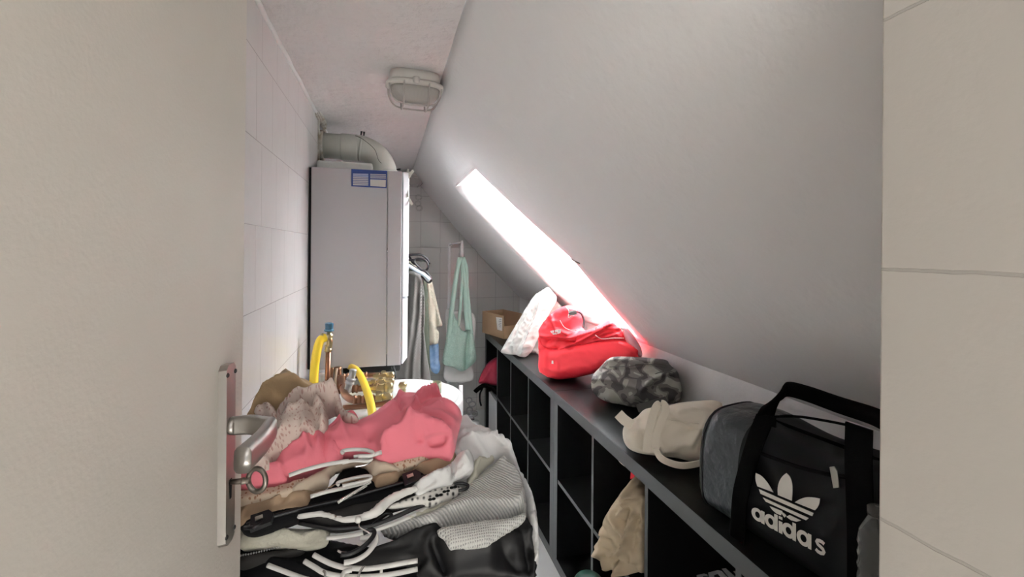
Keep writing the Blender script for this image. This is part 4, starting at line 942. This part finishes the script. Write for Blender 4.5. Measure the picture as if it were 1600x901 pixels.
# bottom-cell dark box with grey lettering, navy folder, green tub
yc = celly(BK2, 1)
dk = thing('lettered_box', 'black box with grey lettering in a lower near cell', 'box', (.76, yc+.1, zhi))
bm = bmesh.new(); bx(bm, .757, yc+.02, zlo, 1.05, yc+.30, .36, .003); o_ = link('box_body', bm, M_shin, dk, False)
dk.location = (.76, yc+.1, zlo); o_.matrix_parent_inverse = Matrix.Translation(dk.location).inverted()
def LX(u, v): return atX(u, v, .757)
for px in ([(1089, 898), (1100, 895.5), (1105, 897), (1106, 900), (1100, 899), (1097, 901), (1098, 915), (1091, 915)],
           [(1107, 894), (1122, 890), (1128, 892), (1138, 903), (1145, 915), (1138, 915), (1128, 903), (1122, 896), (1116, 898), (1118, 915), (1111, 915)],
           [(1128, 888), (1134, 887), (1150, 901), (1160, 915), (1152, 915)],
           [(1146, 892), (1152, 891), (1158, 900), (1156, 903)]):
    poly_plate('lettering', M_lett, [LX(*p) for p in px], (-1, 0, 0), .001, dk, 'grey lettering')
yc2 = celly(BK2, 1)
nv = thing('folder', 'dark navy folder standing upright between paper bag and lettered box', 'folder', (.78, 1.12, zlo))
q0, q1 = atX(1020.5, 883, .742), atX(1046, 908, .742)
bm = bmesh.new(); bx(bm, .742, q1.y, zlo, .752, min(q0.y, 1.145), min(q0.z, .375), .001); link('folder_cover', bm, M_navy, nv, False)
tube('folder_edge', M_shedge, [(.7415, q1.y, min(q0.z, .375)), (.7415, min(q0.y, 1.145), min(q0.z, .375)), (.7415, min(q0.y, 1.145), zlo+.02)], .001, nv, 6)
gp = atX(920, 893, .60)-Vector((0, 0, .006))
gt = thing('green_tub', 'dark green plastic tub with rounded rim, at the very bottom of the photo', 'tub', (gp.x, gp.y, 0))
bm = bmesh.new(); lathe(bm, ((.032, 0), (.035, .01), (.040, gp.z-.05), (.043, gp.z-.032), (.043, gp.z-.02), (.038, gp.z-.014), (.01, gp.z-.012)), Matrix.Translation((gp.x, gp.y, 0)), 28); link('tub_body', bm, M_green, gt)
tube('tub_rim', M_green, [(gp.x+.043*math.cos(a*.349), gp.y+.043*math.sin(a*.349), gp.z-.026) for a in range(18)], .0035, gt, 8, True)

# ------------------------------------------------------------------ washing machine and the pile of clothes on it
MX0, MX1, MY0, MY1, MZ = XL+.012, .262, .80, 1.40, .845
wm = thing('washing_machine', 'white washing machine buried beneath the heap of clothes', 'washing machine', ((MX0+MX1)/2, MY0, 0))
bm = bmesh.new(); bx(bm, MX0, MY0+.012, .02, MX1, MY1, MZ-.03, .006); link('cabinet', bm, M_tank, wm, False)
bm = bmesh.new(); bx(bm, MX0, MY0+.006, MZ-.029, MX1, MY1, MZ, .006); link('top_panel', bm, M_tank, wm, False)
bm = bmesh.new(); bx(bm, MX0+.004, MY0, MZ-.14, MX1-.004, MY0+.012, MZ-.031, .003); link('control_panel', bm, M_plw, wm, False)
bm = bmesh.new(); lathe(bm, ((.17, 0), (.17, .02), (.14, .03), (.125, .018), (.02, .012)), frame(((MX0+MX1)/2, MY0+.012, .42), (0, -1, 0)), 40); link('door', bm, M_plw, wm)
bm = bmesh.new(); lathe(bm, ((.025, 0), (.022, .022)), frame(((MX0+MX1)/2+.1, MY0, MZ-.085), (0, -1, 0)), 20); link('knob', bm, M_plw, wm)
for x in (MX0+.05, MX1-.05):
    for y in (MY0+.06, MY1-.06):
        bm = bmesh.new(); lathe(bm, ((.018, 0), (.018, .02)), Matrix.Translation((x, y, 0)), 10); link('foot', bm, M_dark, wm)
PN = Vector((0, -.53, .85)).normalized()
def pp(off): return (Vector((0, .80, .85))+PN*off, PN)
def PW(u, v, off): return onp(u, v, *pp(off))
PZ = MZ+.001
def garm(name, label, cat, m, px, off, fr_, bk_, R, folds=(), nz=None, res=.0045, sm=5, part='cloth', parent=None, plabel=None):
    if parent is None: parent = thing(name, label, cat, PW(px[0][0], px[0][1], off))
    puff(part, m, px, pp(off), fr_, bk_, R, parent, folds, nz, res, sm, plabel, zmin=PZ, grain=.0012, heap=True)
    return parent
def ptube(nm, m, px, r, off, parent, sm=5, seg=10, closed=False):
    return tube(nm, m, [PW(p[0], p[1], p[2] if len(p) > 2 else off) for p in px], r, parent, seg, closed, sm)
# bottom: blacks
garm('black_trousers', 'black garment at the very bottom of the pile', 'trousers', M_blk, [(374, 846), (430, 842), (500, 842), (560, 852), (620, 860), (700, 868), (770, 866), (795, 868), (806, 880), (806, 915), (372, 915), (366, 880)], .000, .02, .015, .03,
     [(((400, 880), (520, 905)), .01, .008), (((760, 880), (830, 900)), .012, .01)], (.006, 14, 10, 3))
g = garm('beaded_blouse', 'dark grey beaded top showing at the pile\'s lower left', 'top', M_dkg, z7((50, 750), (150, 735), (300, 720), (420, 705), (470, 715), (440, 745), (330, 775), (200, 800), (60, 835)), .028, .012, .03, .02, [], (.003, 40, 15, 2))
for i in range(22):
    u, v = 376+i*4.1, 867.5-i*.75-(i*i)*.012
    bm = bmesh.new(); lathe(bm, ((.0006, -.0016), (.0018, 0), (.0006, .0016)), Matrix.Translation(PW(u, v, .043)), 6); link('bead', bm, M_grey, g)
j = garm('black_jacket', 'black jacket with a leathery shoulder, low right in the pile', 'jacket', M_leath, z8((-20, 840), (40, 795), (130, 742), (250, 690), (400, 648), (450, 640), (560, 700), (700, 700), (790, 655), (850, 612), (895, 592), (935, 640), (955, 700), (962, 770), (965, 830), (955, 870), (930, 905), (600, 915), (330, 905), (320, 850), (150, 850)), .035, .035, .03, .06,
     [(z8((400, 760), (520, 800), (650, 790), (760, 730), (880, 620)), .012, .012), (z8((60, 810), (200, 780), (330, 700), (420, 670)), .010, .012), (z8((400, 770), (480, 905)), .006, -.02), (z8((700, 780), (800, 740), (930, 690)), .01, .010), (z8((880, 720), (930, 880)), .012, -.014), (z8((760, 780), (880, 900)), .02, -.012)], (.006, 12, 25, 3))
# frilly cream left part + white knit
k = garm('knit_jumper', 'pale grey ribbed knit jumper spilling over the pile\'s right side', 'jumper', M_knit, z8((120, 650), (300, 590), (430, 545), (540, 470), (600, 410), (650, 360), (700, 322), (750, 300), (800, 318), (850, 340), (885, 390), (898, 440), (908, 510), (902, 580), (850, 618), (790, 640), (700, 650), (600, 660), (500, 670), (430, 668), (300, 668), (200, 672)), .060, .045, .08, .07,
     [(z8((760, 330), (830, 390), (860, 480), (850, 560)), .012, .016), (z8((800, 350), (870, 420), (890, 520)), .006, -.010), (z8((480, 600), (620, 560), (800, 560)), .012, .006), (z8((600, 430), (560, 520), (450, 600)), .014, .006)], (.003, 16, 50, 3), res=.0045)
garm('', '', '', M_net, z8((425, 650), (540, 620), (660, 602), (800, 590), (880, 560), (906, 560), (895, 600), (850, 632), (790, 670), (720, 718), (690, 736), (600, 742), (520, 744), (490, 744), (465, 705)), .088, .016, .03, .02, [(z8((480, 660), (640, 625), (800, 605)), .004, .003)], None, res=.0045, part='net_hem', parent=k, plabel='openwork net hem')
w = garm('sheer_blouse', 'crinkled sheer white blouse draped down the pile\'s right edge', 'blouse', M_sheer, z8((500, 40), (560, 62), (600, 90), (660, 140), (740, 210), (820, 272), (880, 350), (930, 450), (960, 560), (974, 700), (972, 815), (960, 828), (948, 720), (915, 610), (905, 500), (888, 410), (860, 352), (800, 328), (745, 305), (690, 345), (640, 390), (580, 420), (480, 440), (380, 430), (360, 300), (420, 150)), .060, .045, .16, .08,
     [(z8((560, 90), (680, 200), (800, 280), (880, 380), (930, 520), (955, 700)), .010, .010), (z8((560, 190), (640, 175), (720, 230), (800, 290)), .008, .012), (z8((540, 250), (640, 215), (740, 240), (850, 320)), .006, .012), (z8((900, 420), (945, 600), (960, 780)), .006, -.008)], (.008, 20, -38, 3.5))
# white long-sleeve on the lower white hanger
f = garm('fleece_jumper', 'cream fleece top hung low in the pile on a thin white hanger', 'top', M_cream, z7((55, 590), (150, 585), (260, 575), (420, 585), (560, 582), (620, 590), (612, 650), (560, 680), (470, 695), (380, 690), (280, 685), (150, 690), (50, 695)), .052, .014, .04, .022, [(z7((330, 610), (400, 650), (470, 690)), .006, .006), (z7((480, 640), (600, 610)), .004, .004), (z7((480, 660), (600, 640)), .004, .004)], (.003, 30, 10, 3))
garm('', '', '', M_cream, z8((150, 640), (200, 612), (300, 568), (400, 528), (480, 488), (540, 452), (580, 405), (590, 340), (610, 300), (640, 262), (700, 245), (735, 270), (690, 310), (655, 350), (660, 385), (640, 400), (605, 425), (560, 480), (500, 512), (420, 548), (330, 580), (240, 612)), .078, .016, .05, .025, [(z8((600, 330), (560, 460)), .006, .008), (z8((640, 300), (625, 390)), .006, .010), (z8((300, 575), (480, 500), (560, 440)), .005, .006)], (.006, 34, -50, 2), part='ruffled_sleeve', parent=f)
def hgr(label): return thing('clothes_hanger', label, 'hanger', PW(570, 850, .07))
h = hgr('thin white hanger inside the cream fleece top')
ptube('shoulder_bar', M_plw, z7((600, 642), (700, 632), (800, 615), (900, 592), (1000, 560), (1100, 520), (1200, 470), (1260, 430)), 0.0034, .082, h)
ptube('hook', M_plw, z7((812, 640), (860, 640), (900, 622), (912, 640), (900, 680), (850, 740), (780, 780), (710, 795)), 0.0039, .100, h)
h = hgr('black plastic hanger with long loop arm under the eyelet top')
ptube('shoulder_bar', M_plb, z7((430, 545), (560, 570), (640, 582), (760, 575), (880, 560), (960, 535), (1050, 500), (1150, 455), (1215, 430)), 0.0037, .088, h)
ptube('arm_loop', M_plb, z7((880, 555), (960, 490), (1000, 490), (1005, 505), (960, 535)), 0.0027, .090, h)
ptube('arm_tip', M_plb, z7((1400, 305), (1440, 298), (1485, 310), (1470, 335), (1425, 345)), 0.0027, .112, h)
ptube('hook', M_plb, z7((830, 610), (880, 590), (900, 605), (885, 640), (830, 695), (750, 738), (690, 745)), 0.0037, .104, h)
lc = garm('lace_blouse', 'white eyelet lace top with big holes, over the grey knit', 'top', M_lace, z8((120, 530), (230, 490), (340, 450), (440, 418), (520, 398), (556, 418), (568, 440), (520, 466), (430, 502), (380, 516), (345, 505), (250, 518), (160, 532)), .098, .010, .03, .018, [], (.002, 30, 20, 2))
for i in range(10):
    u = 672+i*5.6; v = 781-i*3.1+(2 if i % 2 else 0)
    bm = bmesh.new(); M_ = frame(PW(u, v-1, .1092), PN) @ Matrix.Diagonal((1.25, .8, 1, 1)); lathe(bm, ((.0030, -.0006), (.0028, .0006)), M_, 10); link('eyelet_hole', bm, M_black, lc)
garm('grey_trousers', 'dark grey cloth between the wide white hanger and black hanger', 'trousers', M_dkg, z7((430, 505), (560, 470), (700, 430), (900, 380), (1060, 340), (1180, 310), (1220, 330), (1150, 400), (1000, 450), (900, 520), (700, 570), (560, 560)), .085, .014, .05, .025, [], (.003, 20, 15, 4))
ww = hgr('wide contoured white plastic hanger across the pile\'s middle')
garm('', '', '', M_plw, z7((425, 500), (500, 482), (570, 475), (640, 492), (700, 508), (790, 498), (870, 470), (920, 425), (980, 380), (1060, 345), (1150, 318), (1175, 325), (1165, 348), (1070, 392), (995, 438), (945, 490), (880, 522), (800, 538), (720, 546), (670, 535), (610, 515), (540, 508), (430, 522)), .118, .012, .010, .012, (), None, res=.0045, part='shoulder_bar', parent=ww)
bm = bmesh.new(); lathe(bm, ((.005, 0), (.005, .008), (.003, .009)), frame(PW(560, 809, .121), Vector((0, -1, .1))), 12); link('hook_socket', bm, M_plw, ww)
ptube('hook', M_chr, z7((800, 515), (803, 545), (805, 572), (835, 590), (872, 612)), 0.0011, .122, ww, 3)
# ruched sleeve
rs = garm('ruched_blouse', 'white blouse whose ruched sleeve sits on the wide white hanger', 'blouse', M_sheer, z8((288, 412), (340, 378), (400, 345), (460, 322), (500, 285), (540, 245), (590, 232), (618, 250), (626, 300), (615, 335), (560, 368), (512, 385), (506, 400), (440, 410), (400, 425), (345, 450), (318, 456), (300, 435)), .110, .022, .04, .03,
     [(z8((330+i*17, 385-i*8.2), (345+i*17, 440-i*7.5)), .0035, .005) for i in range(10)]+[(z8((510, 300), (512, 395)), .004, -.01), (z8((540, 260), (600, 330)), .006, .006), (z8((560, 245), (615, 290)), .006, .006)], (.002, 60, 20, 1.5), res=.0040)
# black trouser hangers with clips
tr = garm('black_skirt', 'black cloth hanging from the clip hanger in the pile\'s middle', 'skirt', M_blk, z7((60, 545), (160, 500), (300, 450), (480, 400), (560, 372), (640, 300), (700, 215), (760, 190), (850, 200), (900, 260), (1000, 270), (1100, 240), (1180, 215), (1245, 250), (1180, 320), (1000, 375), (800, 430), (600, 475), (430, 500), (250, 560), (130, 590), (60, 580)), .100, .012, .05, .02, [], (.003, 20, 15, 4))
ch_ = hgr('black clip hanger with two metal-sprung clips, below the tan trousers')
ptube('clip_bar', M_plb, z7((100, 560), (250, 510), (480, 450), (700, 400), (900, 345), (1060, 300), (1230, 252)), 0.0031, .118, ch_)
for (x, y) in ((185, 530), (1125, 268)):
    p = PW(360+x/4, 680+y/4, .124); ex = Vector((1, .25, .1)).normalized(); ey = PN.cross(ex)
    for sy_, tt_ in ((0, .006), ):
        bm = bmesh.new(); vs = [p+ex*a+ey*b+PN*c for c in (-.006, .004) for a, b in ((-.014, -.012), (.015, -.010), (.020, .002), (.013, .011), (-.012, .011))]
        V_ = [bm.verts.new(v) for v in vs]; bm.faces.new(V_[:5][::-1]); bm.faces.new(V_[5:])
        for i in range(5): bm.faces.new((V_[i], V_[(i+1) % 5], V_[5+(i+1) % 5], V_[5+i]))
        bmesh.ops.recalc_face_normals(bm, faces=bm.faces); cl = link('clip', bm, M_plb, ch_, False)
    bm = bmesh.new(); ribbon(bm, [p+ex*-.006+PN*.008, p+ex*.005+PN*.0085], ey, .006, .002); link('clip_spring', bm, M_nick, cl, False)
tube('clip_lever', M_plb, [PW(382, 824, .122), PW(396, 824, .13), PW(410, 815, .13)], .003, ch_, 8)
# brown and beige
br = garm('tan_trousers', 'brown-beige trousers folded over a hanger below the floral roll', 'trousers', M_tan2, z7((50, 440), (180, 408), (330, 372), (450, 340), (540, 308), (590, 310), (600, 325), (560, 345), (512, 368), (492, 440), (400, 460), (290, 485), (180, 500), (120, 535), (50, 560)), .108, .018, .04, .025, [(z7((240, 490), (330, 400), (420, 370)), .005, .006), (z7((270, 490), (350, 420)), .003, -.006), (z7((500, 370), (480, 440)), .004, .004)], (.002, 20, 15, 4))
garm('', '', '', M_tan2, z7((600, 330), (690, 290), (800, 262), (900, 255), (1050, 225), (1180, 180), (1290, 145), (1370, 110), (1410, 120), (1395, 165), (1340, 215), (1245, 248), (1160, 218), (1090, 235), (1056, 262), (1040, 292), (940, 322), (905, 322), (885, 285), (800, 290), (690, 312)), .112, .016, .045, .022, [(z7((900, 290), (1040, 255), (1060, 230)), .004, .005), (z7((1080, 215), (1250, 180), (1390, 140)), .008, .005)], (.002, 20, 15, 4), part='trouser_leg', parent=br)
bg = garm('beige_shirt', 'pale beige shirt draped around a hanger under the pink blouse', 'shirt', M_beige, z7((350, 375), (400, 320), (450, 290), (500, 262), (560, 232), (680, 172), (760, 165), (860, 150), (960, 150), (1050, 205), (1060, 222), (960, 240), (890, 250), (860, 215), (830, 192), (760, 188), (690, 205), (640, 232), (620, 262), (612, 302), (560, 318), (460, 345)), .124, .012, .03, .018, [(z7((400, 350), (520, 260), (680, 190)), .005, .005), (z7((860, 190), (1040, 215)), .004, .004)], (.002, 22, 25, 4))
fr2 = garm('floral_dress', 'beige and brown floral roll squeezed beneath the pink blouse', 'dress', M_flor2, z7((50, 352), (150, 340), (250, 325), (350, 302), (440, 272), (470, 275), (420, 330), (370, 372), (250, 402), (150, 420), (50, 440)), .126, .014, .03, .020, [(z7((60, 385), (240, 360), (400, 320)), .004, -.004)], None)
garm('', '', '', M_flor2, z7((950, 160), (1050, 140), (1200, 110), (1300, 90), (1300, 125), (1230, 150), (1150, 190), (1050, 218), (1000, 200)), .126, .010, .03, .018, [], None, part='hem', parent=fr2)
# pink blouse
pk = garm('pink_blouse', 'bright pink cotton blouse spread over the top of the pile', 'blouse', M_pink, z6((640, 400), (700, 385), (800, 355), (880, 320), (960, 260), (1010, 222), (1060, 198), (1120, 182), (1200, 190), (1290, 180), (1315, 200), (1325, 225), (1380, 255), (1430, 285), (1447, 320), (1440, 370), (1425, 430), (1412, 490), (1400, 545), (1360, 575), (1290, 568), (1200, 560), (1130, 575), (1000, 604), (930, 598), (880, 560), (820, 530), (740, 540), (700, 545), (660, 590), (600, 600), (560, 560), (560, 460)), .140, .035, .10, .06,
     [(z6((1060, 215), (1045, 260), (1080, 330), (1105, 420), (1100, 480)), .008, .014), (z6((1020, 240), (1050, 290), (1070, 350)), .005, -.014), (z6((1150, 340), (1160, 300), (1200, 260), (1300, 215), (1330, 230)), .007, .018), (z6((1180, 310), (1230, 270), (1320, 245)), .006, -.010),
      (z6((1110, 475), (1200, 400), (1290, 340)), .009, .012), (z6((1120, 490), (1180, 470), (1260, 470), (1340, 500), (1405, 540)), .008, .022), (z6((940, 590), (960, 530), (1040, 505), (1130, 495), (1190, 490), (1220, 520)), .007, .016), (z6((1130, 500), (1250, 530), (1330, 520)), .006, -.014),
      (z6((690, 400), (700, 460), (740, 540)), .006, .012), (z6((760, 380), (880, 500)), .014, -.006), (z6((1230, 320), (1330, 300), (1420, 340)), .008, .008), (z6((1190, 420), (1300, 390), (1420, 420)), .009, .009), (z6((1100, 470), (1100, 380), (1060, 260)), .0025, -.004)], (.0035, 18, 20, 3.5), res=.0040)
garm('', '', '', M_pink, z6((60, 668), (130, 660), (200, 668), (260, 645), (300, 590), (350, 540), (440, 490), (560, 430), (620, 385), (680, 340), (760, 320), (800, 335), (790, 360), (720, 385), (690, 410), (690, 470), (712, 530), (690, 580), (560, 620), (440, 660), (360, 690), (345, 725), (220, 745), (60, 768)), .136, .022, .06, .035,
     [(z6((90, 710), (220, 690), (350, 680), (480, 640)), .008, .010), (z6((300, 600), (350, 570), (470, 540), (600, 440)), .009, .014), (z6((480, 540), (500, 600), (490, 640)), .006, .010), (z6((360, 560), (440, 520), (540, 470)), .006, -.012), (z6((620, 430), (630, 500), (610, 590)), .007, -.012), (z6((560, 500), (560, 600)), .005, .010), (z6((640, 470), (655, 580)), .005, .009), (z6((680, 360), (740, 350), (790, 340)), .005, .012)], (.005, 20, 25, 3), res=.0045, part='sleeve', parent=pk)
wh = hgr('white hanger with rounded hook holding the pink blouse')
ptube('shoulder_bar', M_plw, z7((365, 250), (450, 220), (560, 190), (650, 172), (740, 158)), 0.0034, .168, wh)
ptube('shoulder_bar', M_plw, z7((890, 122), (945, 104)), 0.0037, .172, wh, 2)
ptube('hook', M_plw, z7((706, 112), (700, 98), (760, 88), (840, 90), (885, 102), (893, 118), (870, 128), (800, 128)), 0.0031, .178, wh)
w2 = hgr('second white hanger, its hook just under the pink blouse\'s hook')
ptube('hook', M_plw, z7((770, 132), (830, 125), (875, 138), (880, 152), (850, 160), (770, 158), (700, 172)), 0.0027, .166, w2)
ptube('hook_wire', M_chr, z7((690, 172), (760, 152), (850, 146), (878, 158), (850, 182), (775, 196)), .0014, .164, w2)
w3 = hgr('third white hanger with narrow loop hook above a bare wire')
ptube('hook', M_plw, z7((680, 310), (668, 298), (700, 284), (780, 264), (860, 252), (880, 262), (860, 278), (780, 298), (700, 314)), 0.0027, .142, w3)
ptube('shoulder_bar', M_plw, z7((500, 382), (600, 352), (700, 330), (800, 305), (880, 285)), 0.0033, .128, w3)
w4 = hgr('bare white-coated wire hook pointing left below the third hanger')
ptube('hook_wire', M_plw, z7((672, 420), (700, 400), (760, 365), (852, 310)), .0024, .138, w4, 3)
ptube('hook_wire', M_chr, z7((690, 400), (770, 360), (850, 308), (870, 300)), .0014, .141, w4, 3)
# bottom white hangers
b1_ = hgr('white tubular hanger near the bottom edge, upper of two parallel bars')
ptube('shoulder_bar', M_plw, z7((520, 745), (580, 778), (640, 805), (720, 825), (850, 832), (950, 820), (1060, 800), (1170, 782)), 0.0038, .070, b1_)
b2_ = hgr('white tubular hanger near the bottom edge, lower of two parallel bars')
ptube('shoulder_bar', M_plw, z7((462, 785), (530, 825), (590, 858), (700, 880), (850, 882), (1000, 868), (1170, 834)), 0.0038, .062, b2_)
for x, y in ((735, 848), (943, 846)): ptube('bar_joint', M_plw, z7((x, y-16), (x, y+14)), 0.0024, .066, b2_, 0)
ptube('hook', M_plw, z7((760, 840), (715, 850), (700, 884), (700, 905)), 0.0034, .085, b2_)
b3_ = hgr('bare white hanger arm sloping down at the lower left')
ptube('shoulder_bar', M_plw, z7((232, 810), (320, 843), (420, 880), (500, 905)), 0.0035, .052, b3_)
for px in (((670, 718), (700, 732), (755, 732)), ((590, 890), (592, 860), (580, 845)), ((798, 890), (810, 850), (836, 815))): ptube('hook_wire', M_chr, z7(*px), .0018, .082, b3_ if px[0][0] == 590 else b1_, 3)
# floral blouse, tan top
fb = garm('floral_blouse', 'pale floral blouse with turned collar, bunched at the pile\'s upper left', 'blouse', M_flor, z6((110, 655), (150, 600), (200, 560), (230, 500), (262, 440), (272, 370), (290, 310), (340, 270), (400, 235), (450, 212), (490, 185), (530, 165), (620, 150), (665, 165), (688, 210), (705, 270), (740, 310), (795, 330), (795, 348), (720, 345), (670, 300), (640, 240), (600, 262), (612, 330), (606, 400), (550, 462), (480, 492), (400, 515), (330, 552), (270, 600), (240, 655)), .160, .030, .08, .04,
     [(z6((285, 320), (360, 290), (450, 245), (560, 235), (670, 195)), .006, .016), (z6((300, 340), (420, 290), (540, 255)), .006, -.016), (z6((380, 330), (370, 420), (300, 540)), .012, .010), (z6((540, 270), (590, 310), (580, 420)), .009, .014), (z6((500, 280), (540, 360), (560, 450)), .007, -.014), (z6((460, 330), (470, 450)), .008, .010), (z6((250, 480), (230, 560), (150, 640)), .010, .008), (z6((680, 220), (660, 180), (560, 160), (480, 200)), .006, .010)], (.006, 22, 55, 2.5), res=.0040)
garm('', '', '', M_flor, z6((160, 310), (150, 280), (180, 250), (230, 240), (270, 262), (290, 300), (280, 335), (230, 320)), .172, .015, .03, .02, [(z6((200, 255), (205, 310)), .004, -.008), (z6((240, 255), (245, 315)), .004, .006)], None, res=.0045, part='sleeve', parent=fb)
tn_ = garm('tan_jumper', 'tan knitted top crumpled against the left wall atop the pile', 'top', M_tan, z6((100, 330), (125, 290), (150, 225), (190, 180), (235, 135), (290, 90), (330, 73), (380, 75), (440, 90), (490, 108), (548, 148), (520, 172), (450, 200), (390, 212), (330, 235), (260, 250), (200, 260), (150, 330), (130, 360)), .150, .030, .14, .05,
     [(z6((160, 280), (220, 200), (300, 170), (420, 180)), .010, .012), (z6((350, 90), (380, 150), (450, 185)), .010, .010), (z6((200, 230), (280, 200), (330, 220)), .007, -.010), (z6((420, 95), (440, 150), (540, 150)), .008, -.006)], (.004, 14, 30, 2.5), res=.0045)
for c in list(COL.objects):                       # nothing of the heap may pass through the tiled wall
    if c.type == 'MESH' and c.parent and c.parent.name.split('.')[0] in ('tan_jumper', 'floral_blouse', 'pink_blouse', 'black_trousers', 'fleece_jumper', 'beaded_blouse', 'tan_trousers', 'floral_dress', 'black_skirt', 'clothes_hanger', 'beige_shirt'):
        for v in c.data.vertices: v.co.x = max(v.co.x, XL+.006)

for o in COL.objects:
    if 'category' in o and not o.get('group'):
        g_ = {'clothes_hanger': 'clothes hangers', 'bulkhead_lamp': 'caged bulkhead lamps', 'copper_pipe': 'copper pipes under the boiler', 'brass_valve': 'brass valves under the boiler', 'bookcase': 'black cube bookcases', 'pillow': 'white pillows on the bookcase', 'gas_hose': 'yellow gas hoses'}.get(o.name.split('.')[0])
        if g_: o['group'] = g_
